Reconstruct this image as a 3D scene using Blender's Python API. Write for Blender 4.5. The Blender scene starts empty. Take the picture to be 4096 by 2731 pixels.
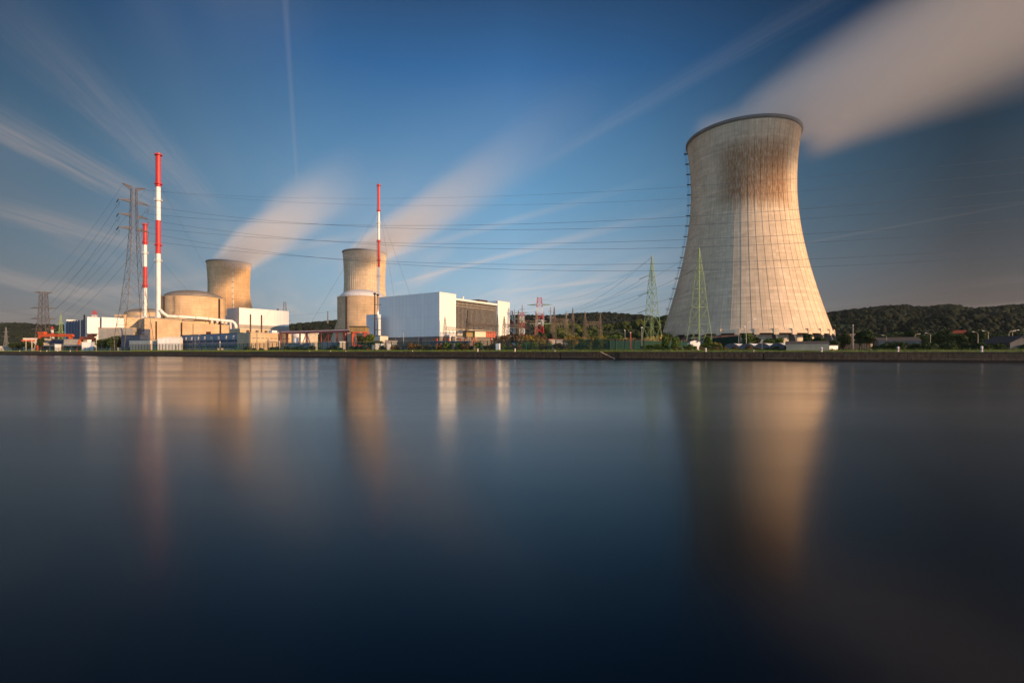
import bpy, math, random
import numpy as np
from mathutils import Vector
random.seed(7); rng = np.random.default_rng(7)
R = math.radians; PI = math.pi
scn = bpy.context.scene
COL = scn.collection

# ------------------------------------------------------------------ camera
F = 17/36*4096            # focal length in photo pixels
HZ = 1405.0; EYE = 3.0
cam = bpy.data.objects.new('camera', bpy.data.cameras.new('camera')); COL.objects.link(cam)
cam.data.lens = 17; cam.data.sensor_width = 36; cam.data.clip_start = .5; cam.data.clip_end = 30000
cam.data.shift_y = (HZ-1365.5)/4096
cam.location = (0, 0, EYE); cam.rotation_euler = (PI/2, 0, 0)
scn.camera = cam
# ------------------------------------------------------------------ light
SUN_AZ, SUN_EL = 329.0, 15.0
sd = Vector((math.cos(R(SUN_AZ))*math.cos(R(SUN_EL)), math.sin(R(SUN_AZ))*math.cos(R(SUN_EL)), math.sin(R(SUN_EL))))
sun = bpy.data.objects.new('sun', bpy.data.lights.new('sun', 'SUN')); COL.objects.link(sun)
sun.data.energy = 5.0; sun.data.angle = R(.5); sun.data.color = (1.0, .605, .30)
sun.rotation_euler = (-sd).to_track_quat('-Z', 'Y').to_euler()
scn.view_settings.view_transform = 'Standard'; scn.view_settings.look = 'None'
scn.view_settings.exposure = 0.35; scn.view_settings.gamma = 1.0
scn.view_settings.use_curve_mapping = False
scn.render.engine = 'CYCLES'
scn.cycles.use_denoising = True; scn.cycles.max_bounces = 6; scn.cycles.volume_bounces = 4
scn.cycles.transparent_max_bounces = 24
scn.cycles.volume_step_rate = 1.0; scn.cycles.volume_max_steps = 128

class NT:
    def __init__(s, tree): s.t = tree; s.n = tree.nodes; s.l = tree.links
    def new(s, ty, **kw):
        n = s.n.new(ty)
        for k, v in kw.items(): setattr(n, k, v)
        return n
    def put(s, sock, v):
        if v is None: return
        if hasattr(v, 'is_output') or isinstance(v, bpy.types.NodeSocket): s.l.new(v, sock)
        else: sock.default_value = v
    def m(s, op, a, b=None, c=None, clamp=False):
        n = s.new('ShaderNodeMath', operation=op, use_clamp=clamp)
        s.put(n.inputs[0], a); s.put(n.inputs[1], b); s.put(n.inputs[2], c)
        return n.outputs[0]
    def ss(s, x, a, b, c=0., d=1.):
        n = s.new('ShaderNodeMapRange', interpolation_type='SMOOTHSTEP')
        s.put(n.inputs[0], x); n.inputs[1].default_value = a; n.inputs[2].default_value = b
        n.inputs[3].default_value = c; n.inputs[4].default_value = d
        return n.outputs[0]
    def mix(s, f, a, b, mode='MIX'):
        n = s.new('ShaderNodeMix', data_type='RGBA', blend_type=mode)
        s.put(n.inputs[0], f)
        for i, v in ((6, a), (7, b)):
            if isinstance(v, tuple) and len(v) == 3: v = (*v, 1)
            s.put(n.inputs[i], v)
        return n.outputs[2]
    def xyz(s, v):
        n = s.new('ShaderNodeSeparateXYZ'); s.put(n.inputs[0], v); return n.outputs
    def comb(s, x, y, z):
        n = s.new('ShaderNodeCombineXYZ')
        s.put(n.inputs[0], x); s.put(n.inputs[1], y); s.put(n.inputs[2], z); return n.outputs[0]
    def noise(s, v, sc, det=3., rough=.55):
        n = s.new('ShaderNodeTexNoise'); s.put(n.inputs['Vector'], v)
        n.inputs['Scale'].default_value = sc; n.inputs['Detail'].default_value = det; n.inputs['Roughness'].default_value = rough
        return n.outputs[0]

# ------------------------------------------------------------------ sky
world = bpy.data.worlds.new('World'); scn.world = world; world.use_nodes = True
world.node_tree.nodes.clear(); w = NT(world.node_tree)
sky = w.new('ShaderNodeTexSky', sky_type='NISHITA', sun_disc=False)
sky.sun_elevation = R(SUN_EL); sky.sun_rotation = R(90-SUN_AZ)
sky.air_density = 1.0; sky.dust_density = .6; sky.ozone_density = 2.5
dirv = w.new('ShaderNodeTexCoord').outputs['Generated']
dx, dy, dz = w.xyz(dirv)
vm = w.new('ShaderNodeVectorMath', operation='DOT_PRODUCT'); w.l.new(dirv, vm.inputs[0]); vm.inputs[1].default_value = sd
dsun = vm.outputs['Value']
el = w.m('MAXIMUM', dz, 0.0)
def ramp(t, f, stops):
    n = t.new('ShaderNodeValToRGB'); t.put(n.inputs[0], f); e = n.color_ramp.elements
    while len(e) < len(stops): e.new(.5)
    for q, (p_, c_) in zip(e, stops): q.position = p_; q.color = (*c_, 1) if len(c_) == 3 else c_
    return n.outputs[0]
clear = ramp(w, el, [(0, (.38, .34, .32)), (.06, (.29, .35, .40)), (.14, (.22, .345, .45)), (.30, (.100, .245, .40)), (.50, (.019, .098, .250)), (.60, (.010, .042, .11)), (.75, (.006, .022, .06)), (1., (.010, .03, .08))])
az = w.m('DIVIDE', w.m('ARCTAN2', dx, dy), 2*PI)       # 0 ahead, + to the right
azf = ramp(w, w.m('ADD', az, .5), [(.0, (2.8, 2.7, 2.6)), (.20, (1.35, 1.2, 1.05)), (.355, (.30,)*3), (.385, (.42,)*3), (.44, (.82,)*3), (.50, (1.,)*3), (.54, (.74,)*3), (.58, (.36,)*3), (.62, (.12,)*3), (.66, (.16,)*3), (.80, (2.,)*3), (1., (2.8, 2.7, 2.6))])  # sky beside and behind the camera raised as added fill for shaded sides
azs = w.new('ShaderNodeSeparateColor'); w.l.new(azf, azs.inputs[0]); dark = azs.outputs[0]
nish = w.mix(1., sky.outputs[0], (.012, .012, .012), 'MULTIPLY')
skyc = w.mix(1., clear, nish, 'ADD'); skyc = w.mix(1., skyc, azf, 'MULTIPLY')
glow = w.m('MULTIPLY', w.m('POWER', w.m('SUBTRACT', 1., el, clamp=True), 11.), w.m('SUBTRACT', 1., dark, clamp=True))
skyc = w.mix(glow, skyc, (.178, .120, .092))
# cirrus laid out on a high flat layer, streaks along the wind
dzc = w.m('ADD', w.m('MAXIMUM', dz, .0), .035)
qx = w.m('DIVIDE', dx, dzc); qy = w.m('DIVIDE', dy, dzc)
WX, WY = .395, -.919
par = w.m('ADD', w.m('MULTIPLY', qx, WX), w.m('MULTIPLY', qy, WY))
per = w.m('SUBTRACT', w.m('MULTIPLY', qx, -WY), w.m('MULTIPLY', qy, -WX))
n1 = w.noise(w.comb(w.m('MULTIPLY', per, 1.0), w.m('MULTIPLY', par, .16), 3.7), 1.5, 3.5, .5)
n2 = w.noise(w.comb(w.m('MULTIPLY', per, .4), w.m('MULTIPLY', par, .25), 9.1), .8, 2.0)
cl = w.m('MULTIPLY', w.ss(n1, .44, .70), w.ss(n2, .36, .60))
cl = w.m('MULTIPLY', cl, w.ss(el, .02, .10, .35, 1.0))
# an old contrail on the same layer
ax, ay, bx_, by_ = -.6456, 1.3765, -1.276, 2.869
L = math.hypot(bx_-ax, by_-ay); ux, uy = (bx_-ax)/L, (by_-ay)/L
q0x = w.m('DIVIDE', dx, w.m('MAXIMUM', dz, .01)); q0y = w.m('DIVIDE', dy, w.m('MAXIMUM', dz, .01))
tt = w.m('ADD', w.m('MULTIPLY', w.m('SUBTRACT', q0x, ax), ux), w.m('MULTIPLY', w.m('SUBTRACT', q0y, ay), uy))
dd = w.m('ABSOLUTE', w.m('SUBTRACT', w.m('MULTIPLY', w.m('SUBTRACT', q0x, ax), uy), w.m('MULTIPLY', w.m('SUBTRACT', q0y, ay), ux)))
ct = w.m('MULTIPLY', w.ss(dd, .014, .0), w.m('MULTIPLY', w.ss(tt, -3., .6), w.ss(tt, 1.75, 1.4)))
def streak(p1, p2, wd, al, soft=.5, rag=1.):
    """a long wisp on the cirrus layer between two directions (given as photo columns/rows)"""
    P = []
    for px_, py_ in (p1, p2):
        v_ = (HZ-py_)/F; P.append(((px_-2048)/F/v_, 1/v_))
    (a_, b_), (c_, d_) = P; l_ = math.hypot(c_-a_, d_-b_); x_, y_ = (c_-a_)/l_, (d_-b_)/l_
    t_ = w.m('ADD', w.m('MULTIPLY', w.m('SUBTRACT', q0x, a_), x_/l_), w.m('MULTIPLY', w.m('SUBTRACT', q0y, b_), y_/l_))
    o_ = w.m('SUBTRACT', w.m('MULTIPLY', w.m('SUBTRACT', q0x, a_), y_), w.m('MULTIPLY', w.m('SUBTRACT', q0y, b_), x_))
    tex = w.noise(w.comb(w.m('MULTIPLY', o_, 2.2/wd), w.m('MULTIPLY', t_, 1.6), p1[0]*.01), 1., 3., .6)
    e_ = w.m('DIVIDE', w.m('ABSOLUTE', w.m('ADD', o_, w.m('MULTIPLY', w.m('SUBTRACT', tex, .5), wd*rag))), wd)
    fib = w.noise(w.comb(w.m('MULTIPLY', o_, 11./wd), w.m('MULTIPLY', t_, 1.2), p1[1]*.01), 1., 3., .6)
    f_ = w.m('MULTIPLY', w.m('MULTIPLY', w.ss(e_, 1., .0), w.ss(fib, .15, .75, .35, 1.35)), w.m('MULTIPLY', w.ss(t_, -soft, soft*.6), w.ss(t_, 1+soft, 1-soft*.6)))
    return w.m('MULTIPLY', w.m('MULTIPLY', f_, w.m('ADD', .45, w.m('MULTIPLY', tex, 1.1))), al)
cl = w.m('MULTIPLY', cl, .45)
for a_ in (((-40, 470), (560, 800), .26, .42, .4), ((250, 250), (620, 640), .22, .20, .6), ((640, 620), (800, 800), .16, .20, .5), ((0, 830), (500, 980), .5, .30, .5),
           ((2260, 600), (3400, -60), .085, .10, .5, 1.2), ((1650, 1120), (2330, 940), .16, .34, .5), ((1500, 1040), (2200, 840), .12, .22, .5), ((1050, 1020), (1330, 960), .16, .26, .6),
           ((3150, 985), (4000, 830), .07, .14, .4), ((2080, 1160), (2450, 1120), .3, .25, .5), ((300, 1180), (900, 1090), .5, .2, .6)):
    cl = w.m('ADD', cl, streak(*a_))
cl = w.m('ADD', cl, w.m('MULTIPLY', ct, .11), clamp=True)
cloudc = w.mix(1.0, w.mix(w.ss(el, .0, .5), (.62, .52, .47), (.36, .37, .42)), w.comb(*[w.m('ADD', .22, w.m('MULTIPLY', dark, .78))]*3), 'MULTIPLY')
skyf = w.mix(cl, skyc, cloudc)
bg = w.new('ShaderNodeBackground'); w.l.new(skyf, bg.inputs[0]); bg.inputs[1].default_value = 1.0
wo = w.new('ShaderNodeOutputWorld'); w.l.new(bg.outputs[0], wo.inputs[0])

# ------------------------------------------------------------------ materials
def newmat(name):
    m = bpy.data.materials.new(name); m.use_nodes = True; m.node_tree.nodes.clear()
    t = NT(m.node_tree)
    p = t.new('ShaderNodeBsdfPrincipled'); o = t.new('ShaderNodeOutputMaterial'); t.l.new(p.outputs[0], o.inputs[0])
    return m, t, p, o
def setp(p, t, col=None, rough=.7, metal=0., spec=.4):
    if col is not None:
        if isinstance(col, tuple): p.inputs['Base Color'].default_value = (*col, 1)
        else: t.l.new(col, p.inputs['Base Color'])
    p.inputs['Roughness'].default_value = rough; p.inputs['Metallic'].default_value = metal
    p.inputs['Specular IOR Level'].default_value = spec
def plain(name, c, rough=.7, metal=0., var=.25, scale=.6, streak=1.0, spec=.4):
    m, t, p, o = newmat(name)
    v = t.new('ShaderNodeTexCoord').outputs['Object']; x, y, z = t.xyz(v)
    n = t.noise(t.comb(x, y, t.m('MULTIPLY', z, streak)), scale, 4., .6)
    f = t.ss(n, .3, .7)
    lo = tuple(k*(1-var) for k in c); hi = tuple(min(1, k*(1+var*.5)) for k in c)
    setp(p, t, t.mix(f, lo, hi), rough, metal, spec)
    return m
def cladding(name, c, rib=.9, seam=9.0, rough=.45, dark=.86):
    m, t, p, o = newmat(name)
    v = t.new('ShaderNodeTexCoord').outputs['Object']; x, y, z = t.xyz(v)
    a = t.m('FRACT', t.m('DIVIDE', t.m('ADD', x, y), rib*4)); b = t.m('FRACT', t.m('DIVIDE', z, seam))
    g = t.m('MAXIMUM', t.m('GREATER_THAN', a, .93), t.m('GREATER_THAN', b, .985))
    pan = t.new('ShaderNodeTexWhiteNoise', noise_dimensions='2D')
    t.l.new(t.comb(t.m('FLOOR', t.m('DIVIDE', t.m('ADD', x, y), rib*4)), t.m('FLOOR', t.m('DIVIDE', z, seam)), 0.), pan.inputs['Vector'])
    n = t.noise(t.comb(x, y, t.m('MULTIPLY', z, .12)), .35, 3.)
    k = t.m('ADD', t.m('MULTIPLY', pan.outputs[0], .05), t.m('MULTIPLY', n, .14))
    k = t.m('SUBTRACT', 1.06, k)
    cc = t.mix(1., c, t.comb(k, k, k), 'MULTIPLY')
    cc = t.mix(t.m('MULTIPLY', g, 1-dark), cc, (0., 0., 0.))
    setp(p, t, cc, rough, 0., .4 if rough < .9 else .05)
    return m
def concrete(name, c, board=2.4, streakamt=.45, brown=(.16, .10, .055), line=.35):
    m, t, p, o = newmat(name)
    v = t.new('ShaderNodeTexCoord').outputs['Object']; x, y, z = t.xyz(v)
    n = t.noise(v, .12, 4., .6); st = t.noise(t.comb(x, y, t.m('MULTIPLY', z, .06)), .9, 4., .65)
    hs = t.noise(t.comb(t.m('MULTIPLY', x, .08), t.m('MULTIPLY', y, .08), z), 1.1, 3., .6)
    fine = t.noise(v, 2.2, 3., .7)
    cc = t.mix(t.ss(n, .3, .7), tuple(k*.82 for k in c), tuple(k*1.1 for k in c))
    cc = t.mix(t.m('MULTIPLY', t.ss(hs, .35, .7), .25), cc, tuple(k*.6 for k in c))
    cc = t.mix(t.m('MULTIPLY', t.ss(st, .52, .78), streakamt), cc, brown)
    cc = t.mix(t.m('MULTIPLY', t.ss(fine, .5, .8), .15), cc, brown)
    ln = t.m('GREATER_THAN', t.m('FRACT', t.m('DIVIDE', t.m('ADD', z, t.m('MULTIPLY', fine, .1)), board)), .94)
    cc = t.mix(t.m('MULTIPLY', ln, line), cc, brown)
    setp(p, t, cc, .85, 0., .25)
    return m
def shellmat(name, c, ncol, lift, stain=0., sa=(0, 1), sz=(95, 150), linew=.05):
    """Cast concrete shell: lift joints, formwork columns, weather streaks, one dark damp patch."""
    m, t, p, o = newmat(name)
    v = t.new('ShaderNodeTexCoord').outputs['Object']; x, y, z = t.xyz(v)
    th = t.m('DIVIDE', t.m('ARCTAN2', y, x), 2*PI)
    ca = t.m('MULTIPLY', th, ncol); cb = t.m('DIVIDE', z, lift)
    wn = t.new('ShaderNodeTexWhiteNoise', noise_dimensions='2D'); t.l.new(t.comb(t.m('FLOOR', ca), t.m('FLOOR', cb), 0.), wn.inputs['Vector'])
    wr = t.new('ShaderNodeTexWhiteNoise', noise_dimensions='1D'); t.l.new(t.m('FLOOR', cb), wr.inputs['W'])
    wc = t.new('ShaderNodeTexWhiteNoise', noise_dimensions='1D'); t.l.new(t.m('FLOOR', ca), wc.inputs['W'])
    la = t.m('GREATER_THAN', t.m('FRACT', ca), 1-linew); la = t.m('MULTIPLY', la, t.m('ADD', .4, wc.outputs[0]))
    lb = t.m('GREATER_THAN', t.m('FRACT', cb), .86); lb = t.m('MULTIPLY', lb, t.m('ADD', .05, t.m('POWER', wr.outputs[0], 4.)))
    u = t.m('MULTIPLY', th, 240.)
    st = t.noise(t.comb(u, 0., t.m('MULTIPLY', z, .028)), 1.6, 5., .7)
    big = t.noise(t.comb(t.m('MULTIPLY', th, 9.), 0., t.m('MULTIPLY', z, .018)), 1.3, 3.)
    hor = t.noise(t.comb(t.m('MULTIPLY', th, 14.), 0., t.m('MULTIPLY', z, .5)), 1., 3., .6)
    sp = t.noise(t.comb(u, 4., t.m('MULTIPLY', z, .25)), 1.0, 4., .7)
    cc = t.mix(t.ss(big, .3, .7), tuple(k*.86 for k in c), tuple(k*1.06 for k in c))
    kk = t.m('ADD', t.m('ADD', .84, t.m('MULTIPLY', wr.outputs[0], .12)), t.m('MULTIPLY', wn.outputs[0], .16)); cc = t.mix(1., cc, t.comb(kk, kk, kk), 'MULTIPLY')
    dk = tuple(k*.42*q for k, q in zip(c, (1, .85, .68)))
    cc = t.mix(t.m('MULTIPLY', t.ss(st, .46, .80), .55), cc, dk)
    cc = t.mix(t.m('MULTIPLY', t.ss(hor, .45, .8), .35), cc, dk)
    cc = t.mix(t.m('MULTIPLY', t.ss(sp, .56, .78), .30), cc, dk)
    if stain:
        an = t.m('MULTIPLY', th, 2*PI)
        ma = t.m('MULTIPLY', t.ss(an, sa[0], sa[0]+.45), t.ss(an, sa[1], sa[1]-.45))
        zz = t.m('ADD', z, t.m('MULTIPLY', t.m('SUBTRACT', st, .5), 34.))
        mz = t.m('MULTIPLY', t.ss(zz, sz[0]-4, sz[0]+12), t.ss(zz, sz[1]+6, sz[1]-14))
        gate = t.m('ADD', .55, t.m('MULTIPLY', t.ss(sp, .35, .6), .45))
        f = t.m('MULTIPLY', t.m('MULTIPLY', ma, mz), t.m('MULTIPLY', gate, stain))
        cc = t.mix(f, cc, (.27, .135, .058))
    rp = t.noise(t.comb(t.m('MULTIPLY', th, 150.), 9., t.m('MULTIPLY', z, .07)), 1., 2., .5)
    cc = t.mix(t.m('MULTIPLY', t.ss(rp, .70, .73), .5), cc, tuple(min(1., k*1.25) for k in c))
    top = t.ss(z, 148., 160.)
    cc = t.mix(t.m('MULTIPLY', top, t.m('MULTIPLY', t.ss(st, .3, .7), .35)), cc, dk)
    cc = t.mix(t.m('MULTIPLY', t.m('MAXIMUM', la, lb, clamp=True), .34), cc, tuple(k*.5 for k in dk))
    setp(p, t, cc, .9, 0., .2)
    return m

M = {}
M['white'] = cladding('white_cladding', (.80, .80, .79))
M['white2'] = cladding('pale_cladding', (.62, .66, .70), rib=.6)
M['paint'] = plain('white_paint', (.78, .77, .74), .4, var=.10, scale=.5, streak=.1)
M['red'] = plain('red_paint', (.60, .022, .018), .38, var=.18, scale=.4, streak=.15)
M['redlat'] = plain('red_lattice_paint', (.55, .04, .05), .5, var=.15)
M['orange'] = plain('orange_paint', (.62, .095, .016), .45, var=.2, scale=.7)
M['rust'] = plain('red_oxide_paint', (.36, .085, .07), .55, var=.3, scale=.7)
M['conc'] = concrete('drum_concrete', (.62, .45, .28))
M['conc2'] = concrete('wall_concrete', (.58, .43, .28), board=1.6, streakamt=.3)
M['conc3'] = concrete('grey_concrete', (.38, .35, .31), board=1.2)
M['concdark'] = concrete('dark_brick_plinth', (.21, .185, .165), board=.9)
M['shellbig'] = shellmat('big_shell_concrete', (.70, .55, .39), 112, 2.3, .95, (-2.6, -.85), (100, 152))
M['shellsm'] = shellmat('shell_concrete_brown', (.62, .43, .25), 90, 2.6, .5, (-3.1, -.3), (55, 105), .09)
M['shellsm2'] = shellmat('shell_concrete_grey', (.64, .51, .36), 90, 2.6, .25, (-3.1, -.3), (30, 70), .09)
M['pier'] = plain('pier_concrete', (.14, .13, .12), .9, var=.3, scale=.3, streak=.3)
M['dome'] = plain('dome_roof', (.19, .175, .16), .7, var=.2, scale=.15)
M['domew'] = cladding('white_dome_roof', (.72, .70, .67), rib=2.2, seam=30., rough=.5)
M['drkmetal'] = plain('dark_brown_metal', (.07, .042, .035), .5, .3, .3)
M['steel'] = plain('galvanised_steel', (.33, .31, .28), .5, .5, .25, 1.2)
M['steelbrown'] = plain('weathered_lattice_steel', (.14, .112, .092), .65, .3, .35, .4)
M['greenlat'] = plain('pale_green_lattice_paint', (.20, .31, .14), .6, 0., .2)
M['navy'] = cladding('navy_louvre_cladding', (.045, .065, .12), rib=.8, seam=60., rough=.5, dark=.55)
M['bluegrey'] = cladding('blue_grey_cladding', (.17, .22, .31), rib=1.6, seam=40., rough=.5)
M['glass'] = plain('dark_glazing', (.028, .024, .022), .18, 0., .4, .5, .3, .6)
M['mull'] = plain('mullion_metal', (.52, .45, .36), .45, .2, .2)
M['chrome'] = plain('bright_steel', (.75, .66, .55), .28, .8, .15)
M['wire'] = plain('conductor_wire', (.09, .10, .12), .5, .3, .1)
M['insul'] = plain('dark_insulator', (.03, .04, .045), .35)
M['fence'] = plain('green_fence_paint', (.010, .036, .030), .5, 0., .25)
M['wood'] = plain('weathered_wood', (.30, .20, .08), .8, 0., .35, .8, .15)
M['roofgrey'] = plain('grey_roofing', (.065, .06, .058), .9, 0., .25, .7)
M['roofred'] = plain('red_tiles', (.40, .07, .03), .8, 0., .3, 1.)
M['cream'] = cladding('cream_panel', (.66, .56, .38), rib=.7, seam=30.)
M['creamwall'] = plain('cream_render', (.60, .54, .45), .8, 0., .15, .6, .3)
M['greensheet'] = cladding('green_corrugated_sheet', (.022, .06, .042), rib=.3, seam=30., dark=.6, rough=.95)
M['plastic'] = plain('tunnel_film', (.70, .72, .74), .4, 0., .15)
M['tunnel'] = plain('tunnel_end_net', (.13, .125, .13), .8)
M['tyre'] = plain('black_rubber', (.02, .02, .02), .8)
M['carred'] = plain('red_container_paint', (.55, .03, .02), .5)
M['greenbox'] = plain('green_container_paint', (.03, .16, .05), .5)
M['bluebox'] = plain('blue_paint', (.03, .06, .16), .5)
M['bark'] = plain('bark', (.10, .075, .05), .9, 0., .35, 2.)
M['asphalt'] = plain('asphalt', (.055, .055, .055), .9)

# fence mesh: a real welded-mesh infill seen from 200 m
m, t, p, o = newmat('welded_mesh_infill'); setp(p, t, (.02, .07, .05), .6)
tr = t.new('ShaderNodeBsdfTransparent'); mx = t.new('ShaderNodeMixShader'); mx.inputs[0].default_value = .38
t.l.new(tr.outputs[0], mx.inputs[1]); t.l.new(p.outputs[0], mx.inputs[2]); t.l.new(mx.outputs[0], o.inputs[0]); M['mesh'] = m

def leafmat(name, c, c2, var=.5):
    m, t, p, o = newmat(name)
    g = t.new('ShaderNodeNewGeometry'); v = t.new('ShaderNodeTexCoord').outputs['Object']
    n = t.noise(v, .35, 2.)
    f = t.m('ADD', t.m('MULTIPLY', g.outputs['Random Per Island'], var), t.m('MULTIPLY', t.ss(n, .35, .65), 1-var), clamp=True)
    oi = t.new('ShaderNodeObjectInfo'); k = t.m('ADD', .75, t.m('MULTIPLY', oi.outputs['Random'], .5))
    setp(p, t, t.mix(1., t.mix(f, c, c2), t.comb(k, k, k), 'MULTIPLY'), .7, 0., .2)
    return m
M['leafdark'] = leafmat('dark_foliage', (.018, .035, .012), (.06, .085, .025))
M['leafgreen'] = leafmat('green_foliage', (.035, .07, .012), (.15, .19, .035))
M['leafgold'] = leafmat('golden_foliage', (.09, .085, .018), (.30, .20, .04))
M['leafbrown'] = leafmat('brown_scrub', (.08, .055, .03), (.18, .12, .06))
M['grass'] = leafmat('grass_blades', (.05, .09, .012), (.19, .25, .03))
def forestmat(name, c, c2):
    m, t, p, o = newmat(name)
    g = t.new('ShaderNodeNewGeometry'); v = t.new('ShaderNodeTexCoord').outputs['Object']
    n = t.noise(v, .006, 3.); n2 = t.noise(v, .35, 3., .7)
    f = t.m('ADD', t.m('MULTIPLY', g.outputs['Random Per Island'], .45), t.m('MULTIPLY', t.ss(n, .35, .65), .55), clamp=True)
    cc = t.mix(f, c, c2); cc = t.mix(t.m('MULTIPLY', t.ss(n2, .4, .65), .5), cc, (.010, .016, .007))
    setp(p, t, cc, .85, 0., .1); return m
M['forest'] = forestmat('far_forest', (.005, .009, .006), (.018, .024, .011))  # shade over the right hills is put into this very dark green
M['forestnear'] = forestmat('near_forest', (.022, .038, .012), (.085, .10, .028))

# ------------------------------------------------------------------ mesh building
class MB:
    def __init__(s): s.v = []; s.f = []
    def add(s, vs, fs):
        b = len(s.v); s.v += [tuple(q) for q in vs]; s.f += [tuple(i+b for i in g) for g in fs]; return s
    def box(s, x0, y0, z0, x1, y1, z1):
        vs = [(x0,y0,z0),(x1,y0,z0),(x1,y1,z0),(x0,y1,z0),(x0,y0,z1),(x1,y0,z1),(x1,y1,z1),(x0,y1,z1)]
        return s.add(vs, [(0,3,2,1),(4,5,6,7),(0,1,5,4),(1,2,6,5),(2,3,7,6),(3,0,4,7)])
    def prism(s, pts, z0, z1):
        n = len(pts); vs = [(a, b, z0) for a, b in pts]+[(a, b, z1) for a, b in pts]
        return s.add(vs, [tuple(range(n))[::-1], tuple(range(n, 2*n))]+[(i, (i+1) % n, n+(i+1) % n, n+i) for i in range(n)])
    def tube(s, a, b, r, n=4, r2=None):
        a = Vector(a); b = Vector(b); d = b-a
        if d.length < 1e-6: return s
        d.normalize(); h = Vector((0, 0, 1)) if abs(d.z) < .9 else Vector((1, 0, 0))
        x = d.cross(h).normalized(); y = d.cross(x); r2 = r if r2 is None else r2
        vs = []
        for c, rr in ((a, r), (b, r2)):
            for i in range(n):
                t = 2*PI*(i+.5)/n; vs.append(c+x*math.cos(t)*rr+y*math.sin(t)*rr)
        return s.add(vs, [(i, (i+1) % n, n+(i+1) % n, n+i) for i in range(n)]+[tuple(range(n))[::-1], tuple(range(n, 2*n))])
    def path(s, pts, r, n=4):
        for a, b in zip(pts[:-1], pts[1:]): s.tube(a, b, r, n)
        return s
    def lathe(s, prof, n=48, c=(0, 0), cap=True):
        vs = []; fs = []
        for r, z in prof:
            for i in range(n):
                t = 2*PI*i/n; vs.append((c[0]+r*math.cos(t), c[1]+r*math.sin(t), z))
        for k in range(len(prof)-1):
            for i in range(n):
                fs.append((k*n+i, k*n+(i+1) % n, (k+1)*n+(i+1) % n, (k+1)*n+i))
        if cap: fs.append(tuple(range(n))[::-1]); fs.append(tuple(range((len(prof)-1)*n, len(prof)*n)))
        return s.add(vs, fs)
    def sweep(s, pts, r, n=12):
        """round pipe through points with mitred bends"""
        P = [Vector(q) for q in pts]; rings = []
        for i, q in enumerate(P):
            d = ((P[min(i+1, len(P)-1)]-P[max(i-1, 0)])).normalized()
            h = Vector((0, 0, 1)) if abs(d.z) < .95 else Vector((1, 0, 0))
            x = d.cross(h).normalized(); y = d.cross(x)
            rings.append([q+x*math.cos(2*PI*k/n)*r+y*math.sin(2*PI*k/n)*r for k in range(n)])
        vs = [v for g in rings for v in g]
        fs = [(k*n+i, k*n+(i+1) % n, (k+1)*n+(i+1) % n, (k+1)*n+i) for k in range(len(P)-1) for i in range(n)]
        return s.add(vs, fs+[tuple(range(n))[::-1], tuple(range(len(vs)-n, len(vs)))])

def link_mesh(name, v, f, mat, parent=None, smooth=False):
    me = bpy.data.meshes.new(name); me.from_pydata(v, [], f); me.materials.append(mat)
    if smooth: me.polygons.foreach_set('use_smooth', [True]*len(me.polygons))
    me.update()
    o = bpy.data.objects.new(name, me); COL.objects.link(o)
    if parent is not None: o.parent = parent
    return o
def part(name, mb, mat, parent, smooth=False, label=None):
    o = link_mesh(name, mb.v, mb.f, M[mat] if isinstance(mat, str) else mat, parent, smooth)
    if label: o['label'] = label
    return o
def thing(name, label, cat, loc=(0, 0, 0), rz=0., group=None):
    o = bpy.data.objects.new(name, None); COL.objects.link(o); o.empty_display_size = 1
    o.location = loc; o.rotation_euler = (0, 0, rz); o['label'] = label; o['category'] = cat
    if group: o['group'] = group
    return o
def tag(o, label, cat, group=None):
    o['label'] = label; o['category'] = cat
    if group: o['group'] = group
    return o
def struct(o, kind='structure', label=None, cat=None):
    o['kind'] = kind
    if label: o['label'] = label
    if cat: o['category'] = cat
    return o
def kids(o): return [c for c in COL.objects if c.parent == o]
def copy_tree(o, kidmap, loc, rz=0., sc=1., label=None, group=None):
    c = o.copy(); COL.objects.link(c); c.location = loc; c.rotation_euler = (0, 0, rz); c.scale = (sc,)*3 if not isinstance(sc, tuple) else sc
    if label: c['label'] = label
    if group: c['group'] = group
    def rec(src, dst):
        for ch in kidmap.get(src.name, ()):
            d = ch.copy(); COL.objects.link(d); d.parent = dst; rec(ch, d)
    rec(o, c); return c
def kmap(o):
    d = {}; st = [o]
    while st:
        q = st.pop(); ks = kids(q); d[q.name] = ks; st += ks
    return d

# photo pixel (x) at true depth Y -> world
def X(px, Y): return (px-2048)/F*Y
def Z(py, Y): return EYE+(HZ-py)/F*Y
def W(px, py, Y): return Vector((X(px, Y), Y, Z(py, Y)))
G = 3.5                                   # level of the plant
BD = Vector((.8988, -.4384)); BN = Vector((.4384, .8988)); BO = 200*BN.y   # quay line
BANG = math.atan2(BD.y, BD.x)
def B(px, off=0.):
    u = (px-2048)/F; Y = (BO+off)/(u*BN.x+BN.y); return Vector((u*Y, Y))
def S(px, off=0.): return (B(px, off)-Vector((0, 200))).dot(BD)
def bloc(s, o): q = Vector((0, 200))+BD*s+BN*o; return (q.x, q.y)
AANG = R(55.6)
def ymin(px, off=13.): return B(px, off).y
def solve(P, d, px):
    u = (px-2048)/F; return (u*P.y-P.x)/(d.x-u*d.y)
def block(name, label, cat, x0, Y0, ang=AANG, group=None):
    """thing whose near vertical edge is at pixel x0, depth Y0; local x runs along the right face, local y along the left face"""
    P = Vector((X(x0, Y0), Y0)); r = thing(name, label, cat, (P.x, P.y, 0), ang, group)
    a = Vector((math.cos(ang), math.sin(ang))); b = Vector((-a.y, a.x))
    return r, (lambda px: solve(P, a, px)), (lambda px: solve(P, b, px))
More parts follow.
